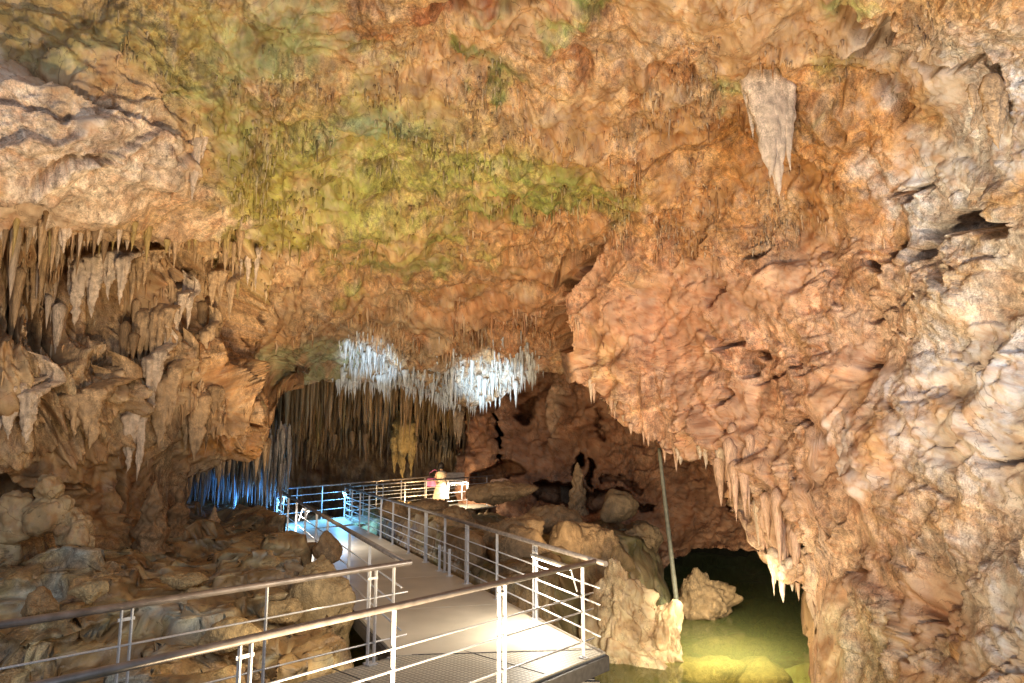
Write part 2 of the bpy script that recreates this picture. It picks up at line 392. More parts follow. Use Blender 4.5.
# base colours of the rock (stone, clay film and algae; some blobs carry painted light)
BASE = np.array((.50, .315, .16))
blobs = [  # cx, cy, rx, ry, colour, strength, soft, rot
 (560, 60, 400, 70, (.50, .30, .15), .7, .5, 0),
 (650, 230, 240, 100, (.48, .235, .085), .8, .5, 0),
 (830, 170, 110, 90, (.48, .23, .08), .8, .4, 0),
 (470, 260, 200, 55, (.52, .27, .12), .6, .5, 0),
 (560, 330, 120, 60, (.50, .22, .09), .7, .5, 0),
 (240, 60, 110, 60, (.30, .29, .09), .75, .6, 0),
 (270, 30, 60, 50, (.25, .27, .10), .7, .6, 10),
 (100, 30, 140, 40, (.38, .28, .09), .7, .6, 0),
 (70, 60, 60, 14, (.36, .36, .12), .5, .6, 0),
 (370, 150, 170, 50, (.30, .27, .055), 0.81, 0.65, 8),
 (330, 190, 130, 50, (.28, .25, .05), 0.77, 0.70, 0),
 (400, 215, 90, 50, (.29, .26, .05), 0.68, 0.75, 0),
 (540, 180, 70, 26, (.26, .28, .05), 0.81, 0.65, 5),
 (370, 128, 40, 12, (.22, .27, .14), .7, .6, 0),
 (250, 205, 50, 55, (.33, .27, .06), .7, .6, 0),
 (410, 262, 36, 12, (.30, .28, .08), .7, .7, 0),
 (455, 60, 22, 10, (.22, .24, .05), .8, .6, 20), (480, 72, 40, 12, (.20, .22, .05), .8, .6, 15),
 (560, 34, 20, 10, (.22, .28, .06), .7, .6, -20), (590, 8, 26, 12, (.20, .25, .04), .8, .6, 0), (850, 8, 22, 10, (.34, .36, .10), .7, .6, -20),
 (715, 92, 22, 14, (.24, .26, .08), .7, .6, 0), (822, 90, 14, 24, (.30, .30, .07), .8, .5, 20), (500, 20, 24, 10, (.42, .38, .16), .6, .6, 20),
 (520, 5, 36, 12, (.34, .10, .04), .8, .6, 10), (440, 8, 26, 12, (.34, .11, .05), .7, .6, 0), (360, 20, 30, 12, (.45, .17, .07), .6, .6, 10),
 (572, 66, 20, 16, (.30, .12, .045), .8, .6, 0), (668, 80, 30, 20, (.36, .15, .05), .8, .6, 0),
 (700, 140, 60, 18, (.34, .16, .05), .5, .7, 5),
 # pinkish-white limestone upper left, some cool light painted into its colour
 (30, 150, 130, 78, (.62, .47, .36), .95, .3, 22), (120, 170, 95, 60, (.62, .48, .37), .95, .3, 35), (-120, 150, 150, 100, (.62, .47, .36), .95, .3, 0),
 (60, 125, 70, 12, (.40, .33, .30), .5, .6, 20), (160, 215, 50, 26, (.58, .33, .15), .6, .5, -20),
 (60, 300, 120, 80, (.46, .28, .14), .7, .5, 0), (110, 400, 130, 50, (.50, .34, .19), .7, .5, 0),
 (60, 500, 140, 60, (.34, .19, .08), .9, .4, 0), (240, 400, 50, 50, (.42, .22, .09), .7, .5, 0), (240, 345, 60, 30, (.40, .20, .075), .7, .5, 0), (245, 442, 40, 14, (.62, .30, .09), .7, .5, -10),
 (368, 362, 26, 20, (.70, .68, .62), .7, .5, 20), (395, 382, 22, 10, (.70, .68, .62), .7, .5, 0), (485, 388, 36, 14, (.72, .70, .64), .7, .5, -20), (514, 370, 20, 13, (.72, .70, .64), .7, .5, -25), (450, 376, 12, 20, (.70, .68, .62), .7, .5, 0),  # far roof: calcite white, with the spotlit look painted into the colour
 # flat greenish soffit far back
 (305, 362, 48, 24, (.36, .31, .12), .95, .3, -4),
 # right wall: pinkish tan, grey-blue to the right with daylight painted into the stone
 (680, 360, 130, 100, (.52, .29, .16), .8, .4, 0), (760, 420, 170, 110, (.54, .31, .185), .8, .5, 20),
 (800, 300, 120, 70, (.56, .34, .20), .8, .5, -20), (850, 500, 170, 90, (.44, .28, .17), .8, .5, 0),
 (985, 170, 100, 80, (.56, .52, .50), .95, .35, -30), (930, 60, 60, 40, (.50, .40, .32), .7, .5, 0), (900, 85, 60, 26, (.50, .41, .35), .8, .4, 20),
 (1000, 60, 60, 50, (.50, .42, .36), .8, .5, 0), (1100, 200, 130, 160, (.57, .50, .46), .9, .4, 0),
 (980, 380, 110, 80, (.50, .46, .44), 1.0, .45, -35), (1020, 320, 60, 50, (.54, .48, .45), .9, .4, -30), (930, 400, 70, 60, (.50, .43, .39), .85, .6, 0),
 (940, 290, 70, 40, (.54, .38, .24), .6, .5, 0), (860, 330, 70, 30, (.50, .34, .23), .6, .6, -20),
 (980, 470, 80, 40, (.44, .34, .27), .7, .6, -20), (1000, 610, 80, 70, (.46, .43, .42), .95, .5, 0), (900, 600, 100, 50, (.42, .29, .19), .7, .5, 10),
 (870, 570, 50, 22, (.40, .24, .14), .7, .5, 10), (900, 610, 45, 24, (.40, .23, .14), .7, .5, 0), (850, 640, 50, 40, (.58, .47, .28), .9, .4, 0), (800, 560, 50, 35, (.60, .42, .25), .8, .5, 0),
 (820, 130, 40, 60, (.50, .26, .10), .4, .6, 0), (620, 300, 50, 50, (.54, .29, .17), .7, .5, 0), (690, 330, 46, 40, (.46, .22, .11), .6, .5, 0)]

def rock_colour(px, py, Pw, seed=0):
    n = len(px)
    j1 = fbm(Pw, 1.1, 5, 31 + seed, .62) * .75; j2 = fbm(Pw, (.5, .5, 1.0), 4, 77 + seed) * .5
    c = np.tile(BASE, (n, 1))
    wx = px + j2 * 30; wy = py + j1 * 30
    gbreak = (.6 + .4 * ss(fbm(Pw, (.28, .28, .4), 4, 41, .65), -.30, .12))[:, None]
    for (cx, cy, rx, ry, cc, s, so, ro) in blobs:
        w = inblob(wx, wy, j1, cx, cy, rx, ry, so, ro)[:, None] * s
        if cc[1] > cc[0] * .84 and cc[2] < .2: w = w * gbreak; cc = (cc[0] * .95, cc[1] * 1.02, cc[2] * 1.3)
        c = c * (1 - w) + np.array(cc) * w
    # bedding and mineral mottling
    t = fbm(Pw, .33, 4, 51)[:, None]; c = c * (1 + .35 * t * np.array((.8, 1.0, 1.15)))
    d = ss(fbm(Pw, (.45, .45, .3), 5, 63, .65), .28, .62)[:, None] * .45
    c = c * (1 - d) + c * np.array((.66, .46, .34)) * d
    w = ss(fbm(Pw, (.6, .6, .35), 5, 93, .65), .3, .7)[:, None] * .45
    c = c * (1 - w) + (c * .5 + np.array((.30, .23, .17))) * w
    rr = (ss(px, 560, 680) * (1 - ss(px, 860, 960)) * ss(py, 200, 280))[:, None]; c = c * (1 - rr * np.array((.02, .08, .07)))
    return np.clip(c, .015, .8)

def ledges(Pw, tilt, size, seed, sharp=3.0):
    """overhanging bedding: saw-toothed steps along a tilted direction"""
    t = np.array(tilt, float); t /= np.linalg.norm(t)
    s = (Pw @ t) / size + fbm(Pw, 2.0, 3, seed) * 1.3 + fbm(Pw, .6, 2, seed + 9) * .22
    f = s - np.floor(s)
    amp = ss(noise(Pw, 1.6, seed + 4), -.05, .45)
    # rises slowly, drops at once
    return (f ** 1.4 * (1 - ss(f, .84, .985)) - .3) * amp

YSPL, NSPL = 345., 400
def make_front():
    step = 1.45
    xs = np.arange(-210, 1236, step); NC = len(xs); NR = 660; NK = 34
    top = -215.
    bj = np.interp(xs, bnd[:, 0], bnd[:, 1])
    rag = np.random.default_rng(9)
    # ragged dripping lower edge
    fr = noise(np.stack([xs, xs * 0, xs * 0], 1), 9., 3) * 5 + noise(np.stack([xs, xs * 0, xs * 0], 1), 3.7, 5) * 3
    drip = np.abs(noise(np.stack([xs, xs * 0, xs * 0], 1), 17., 8)) * 10
    bj = bj + np.where((xs > 560) & (xs < 830), fr + drip - 3, fr * .6)
    PX = np.tile(xs, (NR, 1)); v1 = np.linspace(0, 1, NSPL)[:, None]; v2 = np.linspace(0, 1, NR - NSPL + 1)[1:, None]
    PY = np.concatenate([top + v1 * (YSPL - top) + 0 * bj[None], YSPL + v2 * (bj[None] - YSPL)])
    D, MR = front_depth(PX, PY)
    sx, sz = ray(PX, PY)
    B = np.stack([sx * D, D, CAM[2] + sz * D], -1)
    # the underside turns back and away behind the lower edge
    k = np.linspace(1 / NK, 1, NK)[:, None]
    last = B[-1][None]
    deep = np.where(xs > 565, 3.5, np.where(xs < 270, 2.2, 2.5))[None]
    cur = last + np.stack([0 * k * deep + .0 * k, deep * (1.0 * k ** 1.6), 1.1 * (k ** .7) * np.ones_like(deep) * .9], -1)
    cur[..., 0] = last[..., 0] + np.where(xs > 565, 1.4, np.where(xs < 270, -.9, 0))[None] * k ** 1.3
    Pg = np.concatenate([B, cur], 0)
    PXa = np.concatenate([PX, np.tile(xs, (NK, 1))]); PYa = np.concatenate([PY, np.tile(bj, (NK, 1))])
    MRa = np.concatenate([MR, np.tile(MR[-1], (NK, 1))])
    # smoothed normals, pointing to the visitor
    Ns = grid_normals(Pg)
    s = np.sign((Ns * (CAM - Pg)).sum(-1))[..., None]; Ns = Ns * np.where(s == 0, 1, s)
    for _ in range(6):
        Ns[1:-1, 1:-1] = (Ns[1:-1, 1:-1] + Ns[:-2, 1:-1] + Ns[2:, 1:-1] + Ns[1:-1, :-2] + Ns[1:-1, 2:]) / 5
    Ns /= np.linalg.norm(Ns, axis=-1, keepdims=True) + 1e-9
    sh = Pg.shape[:2]; p = Pg.reshape(-1, 3); n = Ns.reshape(-1, 3); x = PXa.ravel(); y = PYa.ravel(); mr = MRa.ravel()
    # domain warp
    w = np.stack([noise(p, 1.7, 1), noise(p, 1.7, 2), noise(p, 1.7, 3)], 1) * .5
    q = p + w
    right = np.clip(mr + inblob(x, y, 0, 1000, 150, 130, 120, .4), 0, 1)
    left = (1 - ss(x, 240, 300)) * ss(y, 225, 262)
    pale = inblob(x, y, fbm(p, 1., 3, 2) * .3, 60, 155, 170, 90, .3, 25) * (1 - ss(x, 200, 215))
    ceil = np.clip(1 - right - left - pale, 0, 1)
    far = np.clip(D[0, 0], 0, 1)
    hpx = p[:, 1] / F   # size of a photo pixel out there
    d = np.zeros(len(p))
    d += .55 * fbm(q, 3.2, 3, 10)
    big = billow(q, (1.5, 1.5, 1.1), 3, 20)
    med = billow(q, .55, 3, 24); fine = fbm(q, .17, 4, 28, .6)
    d += ceil * (.24 * big + .08 * med + .03 * fine)
    # right wall: chunky bedding that climbs to the right
    L1 = ledges(p + w * .3, (-.42, -.15, .9), 1.5, 40); L2 = ledges(p + w * .4, (-.42, .0, .92), .42, 46)
    tt = np.array((-.42, -.1, .9)); tt /= np.linalg.norm(tt); uu = np.cross(tt, (0, 1, 0)); uu /= np.linalg.norm(uu); vv = np.cross(tt, uu)
    qb = np.stack([(p + .25 * w) @ uu, p @ vv, (p + .25 * w) @ tt], 1); bed = fbm(qb, (.7, .7, .10), 4, 95, .6); bed2 = billow(qb, (2.6, 2.6, .9), 3, 97)
    L3 = ledges(p + w * .5, (-.5, .2, .8), .17, 52)
    sm = ss(fbm(p, 1.5, 2, 90), -.25, .3)
    grain = fbm(p, .13, 3, 101, .7); lump = fbm(p + .3 * w, 1.7, 2, 103); sm2 = ss(fbm(p, .9, 2, 105), .0, .35)
    d += right * (.08 * big + .30 * lump + .04 * bed2 + .03 * sm2 * bed + .34 * L1 + .09 * sm * L2 + .03 * sm2 * L3 + .05 * sm * med + (.008 + .03 * sm2) * fine + .028 * grain * (.4 + .6 * sm))
    rs = np.where(right > .02)[0]; qf = qb[rs] + .35 * np.stack([noise(p[rs], .5, 111), noise(p[rs], .5, 112), noise(p[rs], .5, 113)], 1)
    f1_ = np.zeros(len(p)); f1_[rs] = .22 * facets(qf, (1.5, 1.5, .85), 1) + (.10 + .06 * sm[rs]) * facets(qf, (.55, .55, .33), 2) + .05 * sm[rs] * facets(qf, (.22, .22, .15), 3)
    d += right * f1_
    low = ss(y, 430, 520) * right
    fl = billow(q, (.32, .32, 1.8), 3, 60)
    edge = np.clip(1 - (np.interp(x, bnd[:, 0], bnd[:, 1]) - y) / 130., 0, 1) * (x > 600) * (x < 830)
    fl2 = billow(q, (.7, .7, 4.0), 2, 62)
    d += right * (edge * (.22 * fl + .2 * fl2) + .16 * fl2 * ss(y, 330, 460) * (1 - ss(x, 860, 930)))
    # left wall: flowstone flutes and columns
    f1 = billow(q, (.75, .75, 3.2), 2, 64); f2 = billow(q, (.26, .26, 1.5), 2, 68)
    bl = left * (1 - ss(y, 430, 470))
    f3 = billow(q, (.11, .11, .8), 2, 69)
    d += bl * (.58 * f1 + .26 * f2 + .09 * f3 + .05 * big + .04 * med + .03 * fine)
    d += (left - bl) * (.2 * big + .25 * L2 + .08 * med + .03 * fine)
    d += pale * (.13 * big + .30 * L1 + .26 * L2 + .05 * L3 + .05 * bed + .05 * med + .02 * fine + .015 * grain)
    d += ceil * (.018 * grain + .16 * L2 * sm2)
    # ceiling pits and drips, drawn out downwards
    pit = fbm(q, (.085, .085, .26), 3, 70, .6)
    d += (ceil + .3 * bl) * .05 * pit * ss(fbm(p, 1.6, 3, 72), -.3, .2)
    # ledge at the bottom of the pale band and over the left hollow
    lip = [(-200, 40), (0, 74), (60, 92), (120, 118), (170, 138), (212, 150)]
    dl = polydist(x, y, lip); below = y > np.interp(x, [a for a, b in lip], [b for a, b in lip])
    d += np.where(below & (x < 214), .18 * (1 - ss(dl, 0, 60)), 0) * pale
    lip2 = [(-200, 250), (0, 222), (40, 232), (100, 240), (150, 244), (210, 235), (240, 262)]
    yb = np.interp(x, [a for a, b in lip2], [b for a, b in lip2]) + noise(p, .5, 5) * 12
    d -= np.where((x < 250), .9 * ss(y, yb - 2, yb + 8) * (1 - ss(y, yb + 70, yb + 130)), 0)
    xy = np.stack([x, y, 0 * x], 1); jit = fbm(xy, 22., 3, 80) * 7; jit2 = fbm(xy, 22., 3, 84) * 7
    d = d * (1 - .92 * (1 - ss(polydist(x, y, crack), 3, 18)) * ss(y, 205, 240)); d = d * (1 - .6 * inblob(x, y, 0, 262, 395, 14, 60, .4))
    d = d * (1 - .6 * ss(x, 755, 775) * (1 - ss(x, 835, 860)) * ss(y, 560, 590))
    carve = np.zeros(len(p))
    for pts, hw, dep in fissures:
        if pts[0][1] < 150: dep = dep * .7
        xs_ = [a for a, b in pts]; ys_ = [b for a, b in pts]; pad = hw * 2.5 + 12
        sel = np.where((x > min(xs_) - pad) & (x < max(xs_) + pad) & (y > min(ys_) - pad) & (y < max(ys_) + pad))[0]
        if len(sel) == 0: continue
        dd = polydist(x[sel] + jit[sel], y[sel] + jit2[sel], pts)
        carve[sel] = np.maximum(carve[sel], 1.05 * dep * (1 - ss(dd, hw * .6, hw * 1.35)))
    d -= carve
    # keep every bump real size, a little smaller far off where the gallery narrows
    p2 = p + n * d[:, None]
    # drips on the roof edge hang down
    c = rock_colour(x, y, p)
    return sh, xs, bj, top, NR, p2, n, x, y, c

sh, FXS, FBJ, FTOP, FNR, FP, FN, fx_, fy_, FC = make_front()
FPg = FP.reshape(sh + (3,)); FCg = FC.reshape(sh + (3,))
Q = grid_quads(*sh)
cen_x = fx_[Q[:, 0]]; cen_y = fy_[Q[:, 0]]
is_right = cen_x > np.interp(cen_y, [-300, 0, 110, 205] + [c[1] for c in crack[1:]], [905, 880, 840, 640] + [c[0] for c in crack[1:]])
lipx = np.array([-300, 0, 60, 120, 170, 212, 235, 262, 272]); lipy = np.array([20, 74, 92, 118, 138, 150, 240, 330, 400])
is_left = (~is_right) & (cen_x < 272) & (cen_y > np.interp(cen_x, lipx, lipy))
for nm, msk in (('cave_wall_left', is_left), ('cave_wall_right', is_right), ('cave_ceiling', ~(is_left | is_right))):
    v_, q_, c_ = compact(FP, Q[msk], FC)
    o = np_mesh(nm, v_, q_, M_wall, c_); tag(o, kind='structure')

def surf(px, py):
    c = int(np.clip(round((px - FXS[0]) / (FXS[1] - FXS[0])), 0, len(FXS) - 1))
    if py <= YSPL: r = int(np.clip(round((py - FTOP) / (YSPL - FTOP) * (NSPL - 1)), 0, NSPL - 1))
    else: r = int(np.clip(NSPL - 1 + round((py - YSPL) / (FBJ[c] - YSPL) * (FNR - NSPL)), 0, FNR - 1))
    return FPg[r, c], FCg[r, c]

# ------------------------------------------------------------------ rear walls of the chamber
def sheet(name, x0, x1, y0, y1, dpts, step, colf, disp, bottom=None, mat=M_wall, curl=0, push=None):
    xs = np.arange(x0, x1, step); nr = int((y1 - y0) / step) + 1
    bt = np.full(len(xs), float(y1)) if bottom is None else np.interp(xs, [b[0] for b in bottom], [b[1] for b in bottom])
    bt = bt + noise(np.stack([xs, xs * 0, xs * 0], 1), 8., 3) * 3
    v = np.linspace(0, 1, nr)[:, None]
    PX = np.tile(xs, (nr, 1)); PY = y0 + v * (bt[None] - y0)
    D = TPS(dpts, 2e-3)(PX, PY).reshape(PX.shape); sx, sz = ray(PX, PY)
    B = np.stack([sx * D, D, CAM[2] + sz * D], -1)
    if curl:
        k = np.linspace(.05, 1, 16)[:, None]
        cur = B[-1][None] + np.stack([0 * k + 0 * xs[None], curl * k ** 1.5 + 0 * xs[None], .5 * k ** .7 + 0 * xs[None]], -1)
        B = np.concatenate([B, cur]); PX = np.concatenate([PX, np.tile(xs, (16, 1))]); PY = np.concatenate([PY, np.tile(bt, (16, 1))])
    N_ = grid_normals(B); s = np.sign((N_ * (CAM - B)).sum(-1))[..., None]; N_ = (N_ * s).reshape(-1, 3)
    p = B.reshape(-1, 3); x = PX.ravel(); y = PY.ravel()
    d = disp(p, x, y); c = colf(p, x, y)
    pf = p + N_ * d[:, None]
    if push is not None: pf = pf + (p - CAM) / (p - CAM)[:, 1:2] * push(p, x, y)[:, None]
    o = np_mesh(name, pf, grid_quads(*B.shape[:2]), mat, c); tag(o, kind='structure')
    return p + N_ * d[:, None], B.shape[:2]

def mott(c, p, k=.5):
    c = np.tile(np.array(c, float), (len(p), 1)) if np.ndim(c) == 1 else c
    c = c * (1 + k * fbm(p, .8, 5, 22, .65)[:, None] * np.array((.8, 1, 1.15)))
    t = ss(fbm(p, (.9, .9, .4), 5, 33, .6), .2, .6)[:, None] * .45
    return c * (1 - t) + c * np.array((.6, .42, .3)) * t

rear_f = [([(505, 404), (505, 430), (508, 460), (514, 480)], 3.6, 1.2), ([(536, 396), (530, 412), (527, 420)], 3, .9), ([(572, 500), (571, 470), (578, 458)], 3.4, .9),
          ([(585, 480), (590, 460)], 2.6, .7), ([(462, 452), (463, 432), (466, 424)], 3, .8), ([(480, 480), (500, 474), (515, 472)], 9, 1.4), ([(545, 490), (590, 500), (620, 502)], 10, 1.2),
          ([(600, 478), (620, 480), (640, 490)], 3, .3), ([(720, 500), (740, 505)], 3, .3), ([(600, 505), (625, 500), (650, 510)], 3, .5), ([(600, 410), (600, 440)], 2.5, .3)]
def rear_disp(p, x, y):
    d = .5 * fbm(p, 2.6, 3, 5) + .25 * facets(p, (1.3, 1.3, .9), 6) + .08 * facets(p, .45, 7) + .10 * billow(p, 1.0, 3, 6) + .3 * ledges(p, (-.1, 0, 1), .8, 7) + .07 * billow(p, .35, 2, 8) + .04 * fbm(p, .2, 3, 9)
    d = d + .5 * inblob(x, y, 0, 515, 440, 10, 60, .4) + .35 * inblob(x, y, 0, 557, 415, 9, 35, .4)
    return d
def rear_push(p, x, y):
    xy = np.stack([x, y, 0 * x], 1); j = fbm(xy, 16., 3, 5) * 5; d = 0 * x
    for pts, hw, dep in rear_f:
        d = np.maximum(d, 3.0 * dep * (1 - ss(polydist(x + j, y - j, pts), hw * .8, hw * 1.2)))
    return d
def rear_col(p, x, y):
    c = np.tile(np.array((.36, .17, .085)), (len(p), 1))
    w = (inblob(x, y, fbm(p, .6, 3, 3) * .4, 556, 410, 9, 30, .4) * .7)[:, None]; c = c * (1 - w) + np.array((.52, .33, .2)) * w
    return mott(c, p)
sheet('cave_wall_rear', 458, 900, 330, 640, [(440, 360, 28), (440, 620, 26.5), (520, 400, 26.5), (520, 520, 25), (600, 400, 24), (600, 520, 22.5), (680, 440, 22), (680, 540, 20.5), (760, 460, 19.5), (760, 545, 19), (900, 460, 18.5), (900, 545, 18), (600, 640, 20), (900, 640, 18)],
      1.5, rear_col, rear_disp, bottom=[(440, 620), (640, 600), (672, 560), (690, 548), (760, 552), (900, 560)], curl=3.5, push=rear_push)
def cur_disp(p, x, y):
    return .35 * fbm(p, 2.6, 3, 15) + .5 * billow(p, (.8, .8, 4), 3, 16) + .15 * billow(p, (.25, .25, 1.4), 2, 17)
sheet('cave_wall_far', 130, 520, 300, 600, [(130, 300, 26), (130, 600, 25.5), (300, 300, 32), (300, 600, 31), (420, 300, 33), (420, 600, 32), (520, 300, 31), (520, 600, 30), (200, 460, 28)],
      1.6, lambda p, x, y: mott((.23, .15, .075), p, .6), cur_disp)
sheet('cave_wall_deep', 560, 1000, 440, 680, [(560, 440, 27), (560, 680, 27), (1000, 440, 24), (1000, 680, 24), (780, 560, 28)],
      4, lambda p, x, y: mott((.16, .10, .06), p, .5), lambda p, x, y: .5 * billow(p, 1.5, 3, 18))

# ------------------------------------------------------------------ floor as one relief
rail_near = (np.array((-2.9, 4.57)), np.array((1.06, 9.0)))
rail_left = (np.array((-4.25, 5.95)), np.array((-1.34, 8.9)))
rail_long_r = (np.array((1.07, 9.05)), np.array((-5.67, 23.7)))
rail_long_l = (np.array((-1.34, 8.9)), np.array((-7.45, 22.2)))
d1 = (rail_near[1] - rail_near[0]); d1 /= np.linalg.norm(d1)
d2 = (rail_long_r[1] - rail_long_r[0]); d2 /= np.linalg.norm(d2)

def side(p, a, b):
    return (b[0] - a[0]) * (p[:, 1] - a[1]) - (b[1] - a[1]) * (p[:, 0] - a[0])

fx = np.arange(-15, 11, .055); fy = np.arange(2.0, 34, .055)
X, Y = np.meshgrid(fx, fy); p = np.stack([X.ravel(), Y.ravel(), 0 * X.ravel()], 1)
x, y = p[:, 0], p[:, 1]
L0 = rail_long_l[0] - d2 * 0; sL = side(p, rail_long_l[0], rail_long_l[1]) / np.linalg.norm(rail_long_l[1] - rail_long_l[0])   # >0 left of the long walkway
sN = side(p, rail_left[0], rail_left[1]) / np.linalg.norm(rail_left[1] - rail_left[0])                                       # >0 left of the near walkway
sR = -side(p, rail_long_r[0], rail_long_r[1]) / np.linalg.norm(rail_long_r[1] - rail_long_r[0])                              # >0 right of the long walkway
z = np.full(len(p), -2.35) + .25 * fbm(p, 2.2, 3, 1) + .1 * billow(p, .8, 3, 2)
# left bank of ledges
lb = np.minimum(sL - .25 + .25 * noise(p, 1.2, 3), sN - .35 + .25 * noise(p, .8, 4))
left_h = np.interp(y, [5, 8, 10, 11.5, 13, 16, 19, 22, 26], [-.7, -.25, .15, .55, .85, .9, .7, .35, .2])
left_h = left_h + .28 * ss(x, -6, -3.2) * (1 - ss(y, 13.5, 15)) - .1 + .3 * ss(-x, 6, 10)
lm = ss(lb, -.1, .55)
z = z * (1 - lm) + left_h * lm
ter = fbm(p, 2.4, 3, 6) * .5
zt = z + ter * lm
stp = .30; zq = np.floor(zt / stp) * stp + stp * ss((zt / stp) % 1, .6, .92)
z = z * (1 - lm) + (zq * .75 + zt * .25) * lm
# middle bank between long walkway and pool
mb = ss(sR, .15, .9) * ss(y, 11.0, 12.6) * (1 - ss(x - np.interp(y, [11, 13, 15, 18, 24], [-.6, .5, 2.0, 4.0, 4.6]), -.5, .4))
mh = np.interp(y, [11, 12.5, 14, 17, 20, 23, 27], [-1.4, -.5, .15, .5, .5, .2, .0]) - .25 * ss(sR, 2.5, 5) + .40 * fbm(p, 1.7, 3, 8)
z = z * (1 - mb) + mh * mb
# trench under walkways stays low; far end rises gently
far = ss(y, 21, 27) * (1 - ss(x, 2, 5)); z = np.maximum(z, -2.2 + far * 2.05 * (1 - mb) * (sL < 3))
lowm = ss(z, -1.9, -1.2)
z += lowm * (.16 * facets(p3 if False else np.stack([x, y, z * 1.0], 1) + .3 * noise(p, .6, 19)[:, None], (.8, .8, .35), 4) + .05 * billow(p, 1.1, 3, 11) + .05 * fbm(p, (.5, .5, .2), 3, 13) + .02 * fbm(p, .15, 3, 14)) + (1 - lowm) * .05 * fbm(p, .5, 3, 15)
# pale smooth humps under water
z += (1 - lowm) * (.55 * ss(noise(p, (1.6, 1.0, 1), 21), .12, .5) + .2 * noise(p, 2, 7))
z = np.where((lowm < .5), np.minimum(z, -1.62), z)
p3 = p.copy(); p3[:, 2] = z
sc3 = p3.copy()
hx = (noise(sc3, .7, 41)) * .22 * lowm + billow(sc3, .3, 2, 47) * .08 * lowm; hy = (noise(sc3, .7, 43)) * .22 * lowm + billow(sc3, .3, 2, 48) * .08 * lowm
fz = (z / .30 + fbm(p, 1.5, 2, 61)) % 1.0; uc = (fz ** 2 * (1 - ss(fz, .9, 1)) - .3) * .46 * lm * lowm
p3[:, 0] += hx + .5 * uc; p3[:, 1] += hy - .85 * uc
bank = np.tile(np.array((.31, .195, .09)), (len(p), 1))
pal = ss(fbm(p3, (.9, .9, .5), 5, 55, .6), .0, .35)[:, None]; bank = bank * (1 - pal * .7) + np.array((.54, .42, .22)) * pal * .7
gr = ss(fbm(p3, (1.3, 1.3, .4), 4, 58, .6), .1, .5)[:, None] * ((x < -3) & (y < 12))[:, None]; bank = bank * (1 - gr * .7) + np.array((.34, .34, .30)) * gr * .7
mos = ss(fbm(p3, 1.1, 4, 59, .6), .05, .45)[:, None] * (mb > .3)[:, None]; bank = bank * (1 - mos * .6) + np.array((.20, .19, .06)) * mos * .6
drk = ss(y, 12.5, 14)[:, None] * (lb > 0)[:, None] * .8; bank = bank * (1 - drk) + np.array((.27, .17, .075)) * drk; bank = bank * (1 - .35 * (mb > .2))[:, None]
pool = mott((.62, .58, .24), p3, .3)
fc = bank * lowm[:, None] + pool * (1 - lowm[:, None])
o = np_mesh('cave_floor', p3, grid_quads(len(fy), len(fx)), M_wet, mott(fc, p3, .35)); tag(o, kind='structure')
FLOORZ = p3[:, 2].reshape(len(fy), len(fx))
def floor_z(X_, Y_):
    return float(FLOORZ[int(np.clip((Y_ - 2.0) / .055, 0, len(fy) - 1)), int(np.clip((X_ + 15) / .055, 0, len(fx) - 1))])

# ------------------------------------------------------------------ pool water
WZ = -1.5
m, nt, b = newmat('pool water'); N, L = nt.nodes, nt.links
nt.nodes.remove(b); out = nt.nodes['Material Output']
tr = N.new('ShaderNodeBsdfTransparent'); tr.inputs[0].default_value = (.90, .92, .62, 1)
df = N.new('ShaderNodeBsdfDiffuse'); df.inputs[0].default_value = (.46, .46, .15, 1)
m1 = N.new('ShaderNodeMixShader'); m1.inputs[0].default_value = .26; L.new(tr.outputs[0], m1.inputs[1]); L.new(df.outputs[0], m1.inputs[2])
gl = N.new('ShaderNodeBsdfGlossy'); gl.inputs['Roughness'].default_value = .04
fr = N.new('ShaderNodeFresnel'); fr.inputs['IOR'].default_value = 1.33
m2 = N.new('ShaderNodeMixShader'); L.new(fr.outputs[0], m2.inputs[0]); L.new(m1.outputs[0], m2.inputs[1]); L.new(gl.outputs[0], m2.inputs[2])
nz = N.new('ShaderNodeTexNoise'); nz.inputs['Scale'].default_value = 2.2; nz.inputs['Detail'].default_value = 3
tcn = N.new('ShaderNodeNewGeometry'); L.new(tcn.outputs['Position'], nz.inputs[0])
bp = N.new('ShaderNodeBump'); bp.inputs['Strength'].default_value = .06; bp.inputs['Distance'].default_value = .1; L.new(nz.outputs['Fac'], bp.inputs['Height'])
L.new(bp.outputs[0], fr.inputs['Normal']); L.new(bp.outputs[0], gl.inputs['Normal'])
L.new(m2.outputs[0], out.inputs['Surface'])
M_water = m
o = np_mesh('water', np.array([(-14, 2.2, WZ), (10.5, 2.2, WZ), (10.5, 33, WZ), (-14, 33, WZ)]), np.array([[0, 1, 2, 3]]), M_water, smooth=False); tag(o, kind='structure')

# ------------------------------------------------------------------ loose rocks and stalagmites
def ico(sub):
    bm = bmesh.new(); bmesh.ops.create_icosphere(bm, subdivisions=sub, radius=1)
    V = np.array([v.co[:] for v in bm.verts]); Fc = np.array([[v.index for v in f.verts] for f in bm.faces]); bm.free(); return V, Fc
ICO6, ICO5, ICO4 = ico(6), ico(5), ico(4)

def place(name, V, Fc, mat, loc, label, cat, group=None, parent=None, colr=None):
    o = np_mesh(name, V, Fc, mat, colr, parent=parent); o.location = [float(v) for v in loc]
    if label: tag(o, label, cat, group)
    return o

def chisel(V, n, seed, sharp=9.0):
    """unit ball cut by n random planes, corners slightly worn"""
    r0 = np.random.default_rng(seed + 400); N_ = r0.normal(size=(n, 3)); N_ /= np.linalg.norm(N_, axis=1)[:, None]
    h = r0.uniform(.68, 1.0, n); dt = V @ N_.T
    inv = np.clip(dt, 0, None) / h[None]
    r = 1 / (np.sum(inv ** sharp, 1) + .35 ** sharp) ** (1 / sharp)
    return V * np.minimum(r, 1.5)[:, None]

